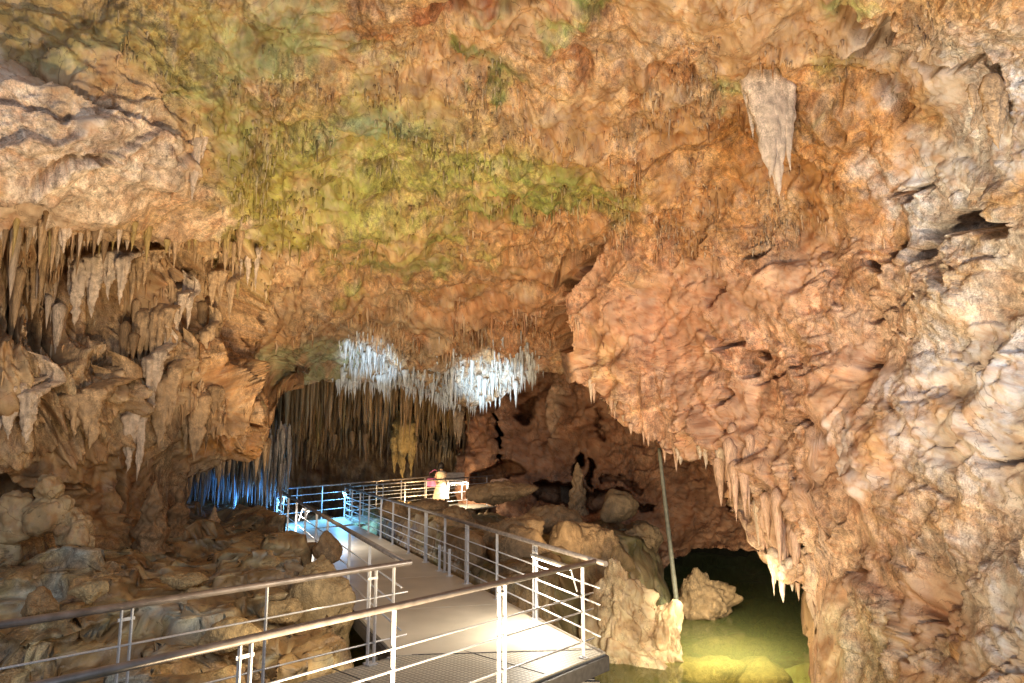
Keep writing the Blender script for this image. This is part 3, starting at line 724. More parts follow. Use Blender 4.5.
def boulder(label, loc, size, mat, seed, peaks=(), jag=.22, ic=ICO5, name='boulder', group=None, cat='rock', rot=0):
    V, Fc = ic; v = chisel(V, 15, seed) * np.array(size) * .5
    q = v + seed * 3.7; S = max(size)
    d = S * (.09 * fbm(q, S * .5, 2, seed) + jag * .16 * billow(q, (S * .22, S * .22, S * .22), 3, seed + 3) + .035 * ledges(q, (-.2, .3, .9), S * .2, seed) + .018 * fbm(q, S * .07, 4, seed + 5, .6))
    v = v + V * d[:, None]
    for (dx, dy, hgt, r) in peaks:
        w = np.exp(-((v[:, 0] - dx) ** 2 + (v[:, 1] - dy) ** 2) / r ** 2) * (v[:, 2] > -size[2] * .2)
        v[:, 2] += hgt * w * np.clip((v[:, 2] + size[2] * .5) / size[2], 0, 1)
    c, s = math.cos(rot), math.sin(rot); v[:, :2] = v[:, :2] @ np.array([[c, s], [-s, c]])
    v[:, 2] -= v[:, 2].min() * 1.0
    return place(name, v, Fc, mat, loc, label, cat, group)

# big cream boulder by the platform corner, built as ridged slabs
def big_boulder():
    V, Fc = ICO6; vs = []; fs = []; n = 0
    for (c, sz, sd, lean, top) in [((-.16, 0, .95), (.66, .62, 1.28), 2, -.10, .62), ((.50, -.10, .70), (.46, .5, .86), 5, .06, .5), ((.10, -.28, .30), (.78, .5, .62), 9, 0, .2), ((-.50, -.05, .42), (.40, .42, .70), 12, -.04, .35), ((.28, .1, 1.02), (.34, .36, .62), 14, .1, .5)]:
        v = chisel(V, 13, sd, 11) * np.array(sz); t = np.clip((v[:, 2] / sz[2] + 1) / 2, 0, 1)
        v[:, :2] *= (1 + .12 * (1 - t) - top * t ** 1.6)[:, None]; v[:, 0] += lean * (t - .3) * 2
        q = v + sd * 2.2
        d = .10 * billow(q, (.30, .30, .75), 3, 7) + .09 * fbm(q, .7, 3, 9) + .09 * ledges(q, (.55, .1, .8), .30, 4) + .03 * fbm(q, .14, 4, 12, .65)
        vs.append(v + V * d[:, None] + np.array(c)); fs.append(Fc + n); n += len(V)
    v = np.concatenate(vs); c = mott((.47, .33, .185), v + 3.3, .4)
    return place('boulder', v, np.concatenate(fs), M_wall, (2.42, 14.1, -1.95), 'large cream jagged boulder rising from the green pool beside the walkway corner', 'boulder', colr=c)
big_boulder()
def P3(px, py, Y): return P(px, py, Y)
b1 = P(702, 590, 17.2)
boulder('rounded brown boulder in shadow behind the slanting pole', (b1[0], b1[1], WZ - .45), (1.5, 1.1, 1.35), M_bould2, 8, ic=ICO5, jag=.5)
boulder('low brown rock at the foot of the slanting pole, in the water', (2.95, 16.2, WZ - .45), (1.0, .8, .9), M_bould2, 5, jag=.18)
# rocks along the middle bank
for px, py, Y_, s_, sd, lab, mt in [
    (498, 494, 19.5, (1.63, 1.09, 0.61), 11, 'long ochre mossy rock behind the long walkway railing, left of the dark hollow', M_bould2),
    (497, 486, 21.5, (0.65, 0.48, 0.41), 12, 'small pinkish rock resting on the rear bank by the lit handrail', M_stal['pink']),
    (530, 556, 14.6, (1.09, 0.82, 1.02), 13, 'knobbly brown rock behind the lamp at the platform railing', M_bould2),
    (566, 548, 15.4, (0.88, 0.82, 1.02), 14, 'brown-grey rock block left of the cream boulder', M_bould2),
    (600, 548, 16.6, (0.61, 0.54, 0.61), 15, 'small rounded brown rock between the cream boulder and the rear wall', M_bould2),
    (471, 555, 14.6, (0.75, 0.68, 0.82), 16, 'dark brown rock behind the middle posts of the long railing', M_bould2),
    (618, 505, 19.0, (1.16, 0.82, 0.88), 17, 'brown rock ledge under the rear wall, left of the slanting pole', M_bould2),
    (368, 536, 22.8, (1.02, 0.88, 1.56), 18, 'rough rock lit turquoise behind the far corner of the long railing', M_stal['cream']),
    (392, 512, 20.5, (0.82, 0.61, 0.68), 19, 'dark craggy rock right of the turquoise lit rock', M_bould2),
    (430, 508, 20.5, (1.09, 0.68, 0.54), 20, 'low dark rock in front of the visitor on the far walkway', M_bould2)]:
    c = P(px, py, Y_)
    boulder(lab, (c[0], c[1], c[2] - s_[2] * .55), s_, mt, sd, ic=ICO4 if s_[0] < 1.2 else ICO5, jag=.16)
for px, py, Y_, s_, sd, lab in [(592, 560, 15.6, (1.25, 1.0, 1.5), 51, 'dark brown broken rock just left behind the cream boulder'), (640, 540, 18.2, (1.1, .9, 1.0), 52, 'brown block behind the top of the cream boulder'),
    (510, 540, 15.6, (1.2, .9, 1.1), 53, 'craggy brown rock behind the long railing, left of the strip lamp'), (455, 530, 17.6, (1.1, .8, 1.0), 54, 'dark mossy rock behind the stub posts'), (545, 520, 17.6, (1.3, .9, .9), 55, 'flat topped brown rock in the middle of the bank behind the railings')]:
    c = P(px, py, Y_); boulder(lab, (c[0], c[1], c[2] - s_[2] * .6), s_, M_bould2, sd, ic=ICO5, jag=.3)
# submerged stones
for i, (px, py, s_) in enumerate([(690, 625, (1.6, .9, .5)), (740, 645, (2.0, 1.0, .45)), (640, 662, (1.5, 1.3, .4)), (700, 668, (2.0, 1.0, .5)), (765, 668, (1.1, 1.5, .55)), (790, 632, (1.2, .9, .45))]):
    c = G(px, py, WZ - .35)
    boulder(['pale stone under the water right of the cream boulder', 'broad pale slab under the water in mid pool', 'pale stone under the water at the foot of the cream boulder', 'flat pale slab under the water at the bottom edge of the picture',
             'slanting pale stone under the water near the right wall foot', 'pale stone under the water below the dripping rock edge'][i], (c[0], c[1], WZ - .35 - s_[2] * .8), s_, M_bould, 30 + i, jag=.06, ic=ICO4, name='submerged_stone', cat='stone')
# left bank: bridge-shaped rock, stalagmites, small rocks
def arch_rock():
    o = []
    def part(loc, s_, sd, rot=0):
        V, Fc = ICO5; v = V * np.array(s_) * .5; c_, s2 = math.cos(rot), math.sin(rot)
        q = v + sd; v = v + V * (.08 * billow(q, .5, 3, sd) + .12 * fbm(q, .7, 3, sd + 1) + .02 * fbm(q, .1, 3, sd))[:, None]
        v = v @ np.array([[c_, 0, s2], [0, 1, 0], [-s2, 0, c_]]); return v + np.array(loc), Fc
    vs, fs, n = [], [], 0
    for a in [((-.38, 0, .58), (.55, .5, .75), 1, 0), ((-.55, 0, .2), (.35, .4, .75), 2, .1), ((.1, 0, .68), (.75, .45, .55), 3, .2), ((.05, 0, .98), (.42, .35, .5), 4, 0), ((.42, 0, .50), (.55, .42, .45), 5, .5), ((.62, -.05, .30), (.34, .36, .52), 6, 0)]:
        v, f = part(*a); vs.append(v); fs.append(f + n); n += len(v)
    V = np.concatenate(vs) * 1.15; Fc = np.concatenate(fs); c = P(38, 562, 11.6)
    place('arched_rock', V, Fc, M_wall, c, 'pale brown arched rock standing on the bank at the left edge', 'rock', colr=mott((.40, .28, .15), V + 4, .4))
arch_rock()
def stalagmite(px, ytip, ybase, Y_, wpx, label, mat, seed, lean=0, parent=None, slim=1.0):
    a = P(px, ybase, Y_); h = P(px, ytip, Y_)[2] - a[2] ; r = wpx / 2 * Y_ / F
    nu, nv = 56, 70; t = np.linspace(0, 1, nv)[:, None]; th = np.linspace(0, 2 * np.pi, nu, endpoint=False)[None]
    rad = r * (1 - t ** slim) ** .75 * (1 + .0 * th); rad = rad * (1 + .15 * np.sin(t * 17 + seed)) + .02 * (1 - t)
    V = np.stack([rad * np.cos(th) + lean * t, rad * np.sin(th), (t * 1.15 - .15) * h + 0 * th], -1).reshape(-1, 3)
    dd = V.copy(); dd[:, 2] = 0; dd /= np.linalg.norm(dd, axis=1)[:, None] + .05
    q = V + seed * 2.3
    V = V + dd * (r * (.38 * billow(q, (r * 1.1, r * 1.1, r * 1.6), 3, seed) + .3 * fbm(q, (r, r, r * 1.5), 2, seed + 4)))[:, None]
    i = np.arange(nu * nv).reshape(nv, nu); j = np.roll(i, -1, axis=1)
    Fq = np.stack([i[:-1], j[:-1], j[1:], i[1:]], -1).reshape(-1, 4)
    return place('stalagmite', V, Fq, mat, a, label, 'stalagmite')
stalagmite(151, 480, 543, 13.6, 32, 'broad rough brown stalagmite under the pale hanging column', M_stal['brown'], 3)
stalagmite(176, 488, 535, 14.8, 26, 'dark reddish stalagmite just right of the broad rough one', M_stal['brown'], 5)
stalagmite(213, 505, 535, 16.5, 17, 'small knobbed stalagmite in front of the blue lit recess', M_stal['tan'], 6)
stalagmite(578, 462, 508, 19.6, 15, 'slim cream stalagmite against the rear wall beside a black cleft', M_stal['brown'], 8, slim=2)
stalagmite(250, 517, 533, 17.2, 9, 'tiny pale stalagmite on the dark bank before the far railing', M_stal['cream'], 9)
for px, py, Y_, s_, sd, lab, mt in [
    (266, 563, 11.6, (0.37, 0.27, 0.19), 41, 'small pale slab on the bank above the left railing', M_bould),
    (92, 590, 9.6, (0.41, 0.34, 0.29), 42, 'tan block on the bank just above the left handrail', M_bould),
    (40, 600, 9.4, (0.54, 0.41, 0.34), 43, 'tan rock above the left end of the left handrail', M_bould2),
    (185, 580, 10.8, (0.68, 0.48, 0.24), 44, 'flat pale ledge rock above the middle of the left handrail', M_bould),
    (285, 610, 10.0, (0.61, 0.54, 0.34), 45, 'rounded grey-tan rock behind the left railing', M_bould),
    (327, 548, 12.6, (0.61, 0.61, 0.54), 46, 'dark craggy rock peak beside the long walkway', M_bould2),
    (290, 548, 13.0, (0.68, 0.61, 0.41), 47, 'brown rock crest left of the craggy peak', M_bould2),
    (318, 600, 10.7, (1.0, .9, 1.6), 48, 'tall knobbly tan rock face beside the inner walkway corner', M_bould),
    (235, 640, 8.9, (0.88, 0.54, 0.41), 49, 'layered yellowish rock low behind the left railing', M_bould)]:
    c = P(px, py, Y_); boulder(lab, (c[0], c[1], c[2] - s_[2] * .6), s_, mt, sd, ic=ICO5, jag=.12)

# ------------------------------------------------------------------ stalactites
def cone_mesh(seed, nu=12, nv=18, flat=1.0, knob=.12, bend=.04, rootk=.6, rooty=0.0, spindle=False):
    """unit stalactite: root at 0, tip at z=-1, radius 0.5 at the root, root flares up into the rock"""
    t = np.linspace(0, 1, nv)[:, None]; th = np.linspace(0, 2 * np.pi, nu, endpoint=False)[None]
    r0 = np.random.default_rng(seed); e = r0.uniform(.75, 1.25)
    rad = .5 * ((1 - t) ** e * .82 + .18 * (1 - t ** 3)) * (1 + .12 * np.exp(-t * 9)) * (1 + 0 * th)
    if spindle: rad = rad * (.75 + .28 * ss(t, -.06, .26))
    V = np.stack([rad * np.cos(th), rad * np.sin(th) * flat, -t + 0 * th], -1)
    if spindle: V[..., 1] += 1.9 * (1 - ss(t, -.12, .30))
    q = np.stack([V[..., 0] * 2, V[..., 1] * 2, V[..., 2] * 5], -1).reshape(-1, 3) + seed * 1.9
    k = 1 + knob * 2 * noise(q, 1.0, seed).reshape(V.shape[:2]) + knob * 1.2 * noise(q, .35, seed + 2).reshape(V.shape[:2])
    V[..., 0] *= k; V[..., 1] *= k
    V[..., 0] += bend * np.sin(t * 3.1 + seed) * t; V[..., 1] += bend * np.cos(t * 2.3 + seed) * t
    ups = []
    for zz_, rr_ in ((.24, .02), (.20, .45), (.11, .85)):
        u_ = V[:1].copy(); u_[..., :2] *= rr_; u_[..., 2] = zz_ * rootk; u_[..., 1] += zz_ * rooty; ups.append(u_)
    V = np.concatenate(ups + [V]).reshape(-1, 3); nv += 3
    i = np.arange(nu * nv).reshape(nv, nu); j = np.roll(i, -1, axis=1)
    return V, np.stack([i[:-1], i[1:], j[1:], j[:-1]], -1).reshape(-1, 4)

_protos = {}
def proto(matname, k, hi=False):
    key = (matname, k, hi)
    if key not in _protos:
        V, Fq = cone_mesh(k * 7 + 3, *((20, 36) if hi else (10, 16)))
        me_o = np_mesh('stalactite', V, Fq, M_stal[matname]); _protos[key] = me_o.data
        bpy.data.objects.remove(me_o)
    return _protos[key]

def hang(root, w, Lh, matname, label, group, hi=False, name='stalactite', cat='stalactite', flat=1.0):
    o = bpy.data.objects.new(name, proto(matname, random.randrange(6), hi)); col.objects.link(o)
    o.location = [float(v) for v in root]; o.scale = (w, w * flat * random.uniform(.8, 1.1), Lh); o.rotation_euler.z = random.uniform(0, 6.28) if flat == 1 else random.uniform(-.2, .2)
    tag(o, label, cat, group); return o

def fused(label, tips, Y_, mat, seed, name='stalactite', depth=.6, group=None, colr=None, roof=False, rg=1.0):
    """one formation of several tapering tongues grown together; tips: (px, ytop, ytip, width px)"""
    vs, fs, n = [], [], 0
    c0 = P(tips[0][0], tips[0][1], Y_)
    for k, (px, yt, yb, wp) in enumerate(tips):
        a = P(px, yt, Y_ + .04 * (k % 3)); h = a[2] - P(px, yb, Y_)[2]; w = wp * Y_ / F
        V, Fq = (cone_mesh(seed * 13 + k, 28, 46, depth, .10, .03, 1.2, 0.0) if roof else cone_mesh(seed * 13 + k, 28, 46, depth, .10, .03, 1.3, 2.0, True))
        V = V * np.array((w, w, h)); q = V + seed + k * 3.1
        nr = V.copy(); nr[:, 2] = 0; nr /= np.linalg.norm(nr, axis=1)[:, None] + .02
        V = V + nr * (rg * w * (.16 * billow(q, (w * .35, w * .35, h * .9), 2, seed) + .08 * billow(q, w * .3, 3, seed + 3)))[:, None]
        vs.append(V + a - c0); fs.append(Fq + n); n += len(V)
    return place(name, np.concatenate(vs), np.concatenate(fs), mat, c0, label, 'stalactite', group)

def at_surf(px, py, forward=.0):
    s_, c_ = surf(px, py); return s_ - np.array((0, forward, 0))

Yb = at_surf(768, 90)[1] + .10
fused('wide pale blade-shaped stalactite hanging alone from the ceiling at upper right', [(765, 80, 180, 46), (774, 84, 196, 42), (750, 80, 138, 22), (785, 86, 172, 22), (768, 78, 188, 36)], Yb, M_stal['cream'], 3, depth=.55, roof=True, rg=.45)
Y1 = at_surf(198, 134)[1] + .05
fused('slender whitish stalactite at the right end of the pale ledge', [(197, 134, 202, 15), (204, 130, 160, 14), (192, 130, 156, 12)], Y1, M_stal['cream'], 5, roof=True)
fused('short grey stalactite left of the slender whitish one', [(177, 130, 162, 9), (182, 130, 158, 8)], at_surf(178, 130)[1] + .05, M_stal['cream'], 6, roof=True)
Y2 = at_surf(992, 90)[1] - .02
fused('brown fringed stalactite with a long thin tip hanging on the right wall', [(993, 90, 150, 26), (985, 92, 118, 12), (1004, 92, 122, 14), (1014, 90, 112, 10), (972, 90, 112, 10), (998, 88, 128, 22)], Y2, M_stal['tan'], 7, roof=True)
for k, (lab, tips, mt) in enumerate([
    ('broad pale stalactite cluster with fluted front on the left wall', [(84, 242, 326, 26), (98, 238, 318, 24), (112, 238, 300, 26), (124, 244, 305, 18), (74, 246, 296, 14)], 'cream'),
    ('long whitish stalactite left of the fluted cluster', [(68, 205, 254, 17), (66, 215, 240, 14)], 'cream'),
    ('pale stalactite pair below the green ceiling patch', [(250, 240, 286, 12), (258, 238, 292, 9), (242, 240, 276, 9)], 'cream'),
    ('tan stalactite group with three tips left of the ochre wall', [(214, 262, 308, 15), (232, 270, 322, 12), (222, 262, 300, 14)], 'tan'),
    ('pale forked stalactite in the middle of the left wall', [(183, 286, 318, 14), (178, 290, 362, 12), (190, 288, 330, 10)], 'cream'),
    ('cream flowstone tongue above the dark floor at left', [(14, 370, 440, 30), (32, 378, 444, 24), (5, 380, 432, 20)], 'cream'),
    ('wide tan flowstone tongue with fluted front', [(78, 380, 438, 34), (96, 372, 450, 34), (62, 384, 418, 16)], 'tan'),
    ('whitish streaked column hanging down to the broad stalagmite', [(133, 395, 474, 26), (143, 400, 482, 12), (124, 398, 462, 14)], 'cream'),
    ('long thick brown stalactite beside the left wall column', [(165, 360, 448, 26), (176, 350, 430, 20)], 'tan'),
    ('thick ochre stalactite above the brown recess ceiling', [(200, 380, 462, 24), (190, 390, 452, 16)], 'tan'),
    ('cream bulging stalactite in the middle of the left wall with blunt end', [(152, 346, 402, 22), (160, 340, 392, 16)], 'cream'),
    ('brown stalactite pair right of the blunt cream one', [(205, 320, 372, 16), (212, 318, 356, 10)], 'tan')]):
    px, yt = tips[0][:2]
    Yk = at_surf(px, (yt * 2 + tips[0][2]) / 3)[1] - .02
    fused(lab, tips, Yk, M_stal[mt], 20 + k, depth=.8)

def drape(label, x0, x1, yt, l0, l1, w0, w1, mt, seed):
    r0 = random.Random(seed); tips = []; x = x0
    while x < x1:
        u = (x - x0) / (x1 - x0); env = .55 + .45 * math.sin(math.pi * min(1, max(0, u * .9 + .1)))
        tips.append((x, yt + r0.uniform(-5, 5), yt + r0.uniform(l0, l1) * env, r0.uniform(w0, w1))); x += r0.uniform(4, 8)
    fused(label, tips, at_surf((x0 + x1) / 2, yt + (l0 + l1) * .3)[1] - .05, M_stal[mt], seed, depth=.9)
drape('wide brown flowstone curtain with many tips at the far left, under the pale ledge', 2, 44, 238, 70, 120, 11, 17, 'tan', 71)
drape('short tan flowstone curtain right of the broad fluted cluster', 124, 158, 246, 30, 62, 8, 13, 'tan', 72)
drape('tan flowstone curtain between the blunt cream stalactite and the streaked column', 140, 176, 300, 44, 84, 10, 16, 'tan', 74)
drape('reddish brown flowstone curtain above the dark recess', 178, 226, 376, 46, 84, 11, 17, 'brown', 75)
drape('ochre flowstone curtain under the left end of the green patch', 216, 262, 246, 26, 56, 6, 10, 'ochre', 76)

rows = []   # (px, py, width px, length px, material, label, group, forward)
def scatter(n, xr, yf, wr, lr, mats, label, group, fwd=.1, jy=4):
    for i in range(n):
        px = random.uniform(*xr); py = yf(px) + random.uniform(-jy, jy)
        w_ = random.uniform(*wr); l_ = random.uniform(*lr) * (.5 + .5 * w_ / wr[1])
        rows.append((px, py, w_, l_, random.choice(mats), label, group, fwd))
scatter(48, (0, 140), lambda x: 234, (5, 10), (18, 60), ['tan', 'ochre', 'brown', 'cream'], 'pointed brown stalactite in the fringe under the pale left ledge', 'stalactite fringe under the pale left ledge', .1, 22)
scatter(24, (0, 125), lambda x: 292, (6, 13), (34, 86), ['tan', 'brown', 'cream'], 'long fluted stalactite on the lower left wall', 'long stalactites on the lower left wall', .1, 26)
scatter(24, (140, 245), lambda x: 240, (5, 9), (14, 44), ['tan', 'ochre'], 'ochre stalactite in the row under the left end of the green patch', 'stalactites under the left end of the green patch', .1, 14)
scatter(26, (140, 240), lambda x: 330, (6, 12), (26, 60), ['tan', 'brown'], 'brown stalactite in the hollow of the left wall beside the far gallery', 'stalactites in the hollow of the left wall', .1, 22)
scatter(28, (176, 266), lambda x: float(np.interp(x, bnd[:, 0], bnd[:, 1])) - 6, (4, 8), (14, 34), ['brown', 'tan'], 'dark stalactite along the ledge over the blue recess', 'stalactites over the blue recess', -.3, 3)
scatter(28, (588, 705), lambda x: float(np.interp(x, bnd[:, 0], bnd[:, 1])) - 5, (4, 7), (10, 26), ['pink', 'cream'], 'short pinkish stalactite dripping from the lower edge of the right rock mass', 'drips along the edge of the right rock mass', -.05, 3)
scatter(26, (712, 800), lambda x: float(np.interp(x, bnd[:, 0], bnd[:, 1])) - 12, (7, 12), (20, 48), ['pink', 'cream'], 'pale stalactite tongue on the overhang above the pool', 'stalactite tongues over the pool', -.02, 8)
scatter(14, (724, 800), lambda x: float(np.interp(x, bnd[:, 0], bnd[:, 1])) - 66, (8, 13), (40, 70), ['pink'], 'long fluted rib on the overhang higher above the pool', 'fluted ribs over the pool', .0, 20)
for (px, py, w_, l_, mt, lab, grp, fwd) in rows:
    s_ = at_surf(px, py, fwd); k = s_[1] / F
    hang(s_ + np.array((0, 0, .03)), w_ * k, l_ * k, mt, lab, grp)

def pull(px, py, Y_, dz=0):   # root of a stalactite on the far roof
    c = P(px, py, Y_); c[2] += dz; return c

# the long curtain of stalactites across the far gallery
def cur_top(x): return np.interp(x, [180, 250, 272, 300, 350, 420, 470, 500], [455, 440, 396, 386, 372, 384, 400, 412])
for i in range(60):
    px = random.uniform(270, 468); Yk = random.uniform(27.5, 30); tp = cur_top(px) + random.uniform(-22, 2)
    k = Yk / F; l_ = random.uniform(30, 84) * (1 if px < 425 else .62); w_ = random.uniform(4, 12)
    hang(pull(px, tp, Yk), w_ * k, l_ * k, random.choice(['brown', 'ochre', 'brown', 'tan']), 'brown stalactite in the dense curtain across the far gallery', 'stalactites of the far gallery curtain')
fused('thick ochre column of stalactites above the visitor in the far gallery', [(404, 405, 482, 24), (396, 425, 474, 14), (412, 428, 478, 14)], 27.6, M_stal['ochre'], 61)
fused('pale brown stalactite at the right end of the far curtain', [(460, 405, 448, 10), (456, 402, 440, 8)], 25.0, M_stal['tan'], 62)

# stalactites picked out by the spotlight
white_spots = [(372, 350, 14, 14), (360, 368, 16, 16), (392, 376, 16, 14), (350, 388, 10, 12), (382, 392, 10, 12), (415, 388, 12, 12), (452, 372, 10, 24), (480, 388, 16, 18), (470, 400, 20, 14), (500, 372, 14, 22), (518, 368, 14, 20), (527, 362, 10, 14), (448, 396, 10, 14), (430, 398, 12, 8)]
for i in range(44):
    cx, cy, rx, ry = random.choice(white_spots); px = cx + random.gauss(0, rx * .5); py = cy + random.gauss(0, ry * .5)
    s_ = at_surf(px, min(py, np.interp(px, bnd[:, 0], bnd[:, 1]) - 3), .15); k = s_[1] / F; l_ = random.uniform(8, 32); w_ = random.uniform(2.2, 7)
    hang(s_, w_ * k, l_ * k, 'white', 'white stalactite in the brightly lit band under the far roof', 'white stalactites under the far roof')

# ---- the countless short ones: one body each for roof, far curtain and white band
def many(name, pts, label, cat, mat=M_wall, nu=5):
    """pts: rows of root xyz, width, length, rgb"""
    pts = np.array(pts); n = len(pts); prof = np.array([(.5, .12), (1.0, 0.0), (.78, -.3), (.5, -.65), (.0, -1.0)])
    th = np.linspace(0, 2 * np.pi, nu, endpoint=False)
    ring = np.stack([np.cos(th), np.sin(th)], -1)
    V = np.zeros((n, len(prof), nu, 3)); ph = RNG.uniform(.7, 1.3, (n, len(prof), 1)); off = RNG.normal(0, .12, (n, len(prof), 2)) * pts[:, 3][:, None, None]
    for j, (r, zz) in enumerate(prof):
        V[:, j, :, :2] = pts[:, None, :2] + off[:, j][:, None] + ring[None] * (r * .5 * pts[:, 3] * ph[:, j, 0])[:, None, None]
        V[:, j, :, 2] = (pts[:, 2] + zz * pts[:, 4])[:, None]
    i = np.arange(n * len(prof) * nu).reshape(n, len(prof), nu); jn = np.roll(i, -1, axis=2)
    Fq = np.stack([i[:, :-1], i[:, 1:], jn[:, 1:], jn[:, :-1]], -1).reshape(-1, 4)
    c = np.repeat(pts[:, 5:8], len(prof) * nu, axis=0)
    o = np_mesh(name, V.reshape(-1, 3), Fq, mat, c); tag(o, label, cat, kind='stuff'); return o

pts = []
dens = [(60, 262, 90, 40, 420), (70, 330, 90, 50, 420), (200, 300, 60, 50, 300), (190, 400, 60, 50, 200), (110, 420, 60, 30, 120), (195, 250, 50, 16, 160), (370, 170, 150, 60, 900), (520, 190, 110, 40, 420), (260, 190, 60, 60, 360), (460, 100, 200, 40, 500), (640, 110, 120, 60, 500), (600, 210, 160, 60, 700), (430, 330, 140, 26, 800),
        (520, 320, 60, 30, 300), (300, 150, 80, 50, 300), (230, 70, 60, 40, 160), (760, 60, 120, 50, 260), (750, 240, 90, 30, 300), (640, 230, 60, 30, 260), (820, 230, 50, 40, 120), (250, 270, 60, 20, 200), (100, 50, 120, 30, 160), (350, 240, 60, 20, 160), (950, 30, 60, 30, 120), (700, 180, 80, 30, 260)]
for cx, cy, rx, ry, n in dens:
    px = cx + RNG.normal(0, rx * .5, n); py = cy + RNG.normal(0, ry * .5, n)
    for a, b_ in zip(px, py):
        if b_ > np.interp(a, bnd[:, 0], bnd[:, 1]) - 6: continue
        s_, c_ = surf(a, b_)
        q = np.array([[s_[0], s_[1], s_[2]]])
        k = s_[1] / F; w_ = RNG.uniform(1.2, 3.2); l_ = w_ * RNG.uniform(1.2, 4.2) * (1.9 if a < 250 and b_ > 225 else 1) if RNG.random() < .92 else w_ * RNG.uniform(5, 9)
        if noise(q, .9, 5)[0] < .02: continue
        t = RNG.uniform(.8, 1.35); cc = c_ * t * (.85, .8, .75) if RNG.random() < .7 else c_ * .6 + np.array((.26, .2, .13))
        pts.append([s_[0], s_[1] - .02, s_[2], w_ * k, l_ * k, *cc])
many('small_stalactite', pts, 'countless tiny stalactites and straws covering the green and orange cave ceiling', 'stalactites')
pts = []
for i in range(1500):
    px = RNG.uniform(262, 472) + 6 * math.sin(i); deepr = RNG.random() < .6
    Yk = RNG.uniform(29.0, 31.0) if deepr else RNG.uniform(25.8, 29); tp = cur_top(px) + (RNG.uniform(0, 62) if deepr else RNG.uniform(-24, 0)); c = pull(px, tp, Yk, 0); k = Yk / F
    cc = np.array((.26, .17, .085)) * RNG.uniform(.6, 1.5) if RNG.random() > .2 else np.array((.36, .28, .17))
    pts.append([*c, RNG.uniform(1.6, 6.5) * k, (RNG.uniform(10, 34) if deepr else RNG.uniform(16, 72)) * (1 if px < 425 else .8) * k, *cc])
for i in range(420):
    px = RNG.uniform(176, 290); Yk = RNG.uniform(20, 24.5); tp = RNG.uniform(430, 470); c = pull(px, tp, Yk, .1); k = Yk / F
    pts.append([*c, RNG.uniform(2, 5) * k, RNG.uniform(20, 55) * k, *(np.array((.34, .3, .26)) * RNG.uniform(.5, 1.3))])
many('curtain_stalactite', pts, 'dense curtain of thin hanging stalactites closing off the far gallery', 'stalactites')
pts = []
for cx, cy, rx, ry in white_spots:
    for i in range(44):
        px = cx + RNG.normal(0, rx * .7); py = cy + RNG.normal(0, ry * .8); py = min(py, np.interp(px, bnd[:, 0], bnd[:, 1]) + 4)
        s_, c_ = surf(px, py); k = s_[1] / F; w_ = RNG.uniform(1.2, 3)
        pts.append([s_[0], s_[1] - .08, s_[2], w_ * k, w_ * RNG.uniform(1.5, 7) * k, .72, .7, .66])
many('white_straw', pts, 'fine white straws between the lit stalactites under the far roof', 'stalactites')

# ------------------------------------------------------------------ the slanting pole
pa, pb = P(677, 606, 15.7), P(659, 448, 16.6)
mbp = MB(); n = 26
mbp.tube([pa + (pb - pa) * (i / n) for i in range(n + 1)], [.055 - .014 * i / n + (.005 if i % 4 == 0 else 0) for i in range(n + 1)], 14)
tag(mbp.build('pole', M_pole), 'long slanting weathered pole between the pool and the overhanging rock', 'pole')

# ------------------------------------------------------------------ walkway
m, nt, b = newmat('deck grating'); N, L = nt.nodes, nt.links
tc = N.new('ShaderNodeTexCoord'); mp = N.new('ShaderNodeMapping'); L.new(tc.outputs['Object'], mp.inputs[0])
mp.inputs['Rotation'].default_value = (0, 0, math.radians(-48))
wv = N.new('ShaderNodeTexWave'); wv.inputs['Scale'].default_value = 5.2; wv.bands_direction = 'Y'; wv.inputs['Distortion'].default_value = 0; L.new(mp.outputs[0], wv.inputs[0])
wv2 = N.new('ShaderNodeTexWave'); wv2.inputs['Scale'].default_value = 5.2; wv2.bands_direction = 'X'; L.new(mp.outputs[0], wv2.inputs[0])
mn = N.new('ShaderNodeMath'); mn.operation = 'MINIMUM'; L.new(wv.outputs['Fac'], mn.inputs[0]); L.new(wv2.outputs['Fac'], mn.inputs[1])
rp = N.new('ShaderNodeMapRange'); L.new(mn.outputs[0], rp.inputs[0]); rp.inputs[1].default_value = 0; rp.inputs[2].default_value = .35; rp.inputs[3].default_value = .45; rp.inputs[4].default_value = 1
nz = N.new('ShaderNodeTexNoise'); nz.inputs['Scale'].default_value = 1.6; nz.inputs['Detail'].default_value = 6; L.new(tc.outputs['Object'], nz.inputs[0])
r2 = N.new('ShaderNodeMapRange'); L.new(nz.outputs['Fac'], r2.inputs[0]); r2.inputs[1].default_value = .3; r2.inputs[2].default_value = .7; r2.inputs[3].default_value = .82; r2.inputs[4].default_value = 1.08
mm = N.new('ShaderNodeMath'); mm.operation = 'MULTIPLY'; L.new(rp.outputs[0], mm.inputs[0]); L.new(r2.outputs[0], mm.inputs[1])
vm = N.new('ShaderNodeVectorMath'); vm.operation = 'SCALE'; vm.inputs[0].default_value = (.52, .46, .36); L.new(mm.outputs[0], vm.inputs['Scale']); L.new(vm.outputs[0], b.inputs['Base Color'])
b.inputs['Roughness'].default_value = .5
bp = N.new('ShaderNodeBump'); bp.inputs['Strength'].default_value = .4; bp.inputs['Distance'].default_value = .004; L.new(mn.outputs[0], bp.inputs['Height']); L.new(bp.outputs[0], b.inputs['Normal'])
M_deck = m
M_deck2 = simple_mat('smooth deck sheet', (.52, .45, .35), .42, 0, .18, 1.3)

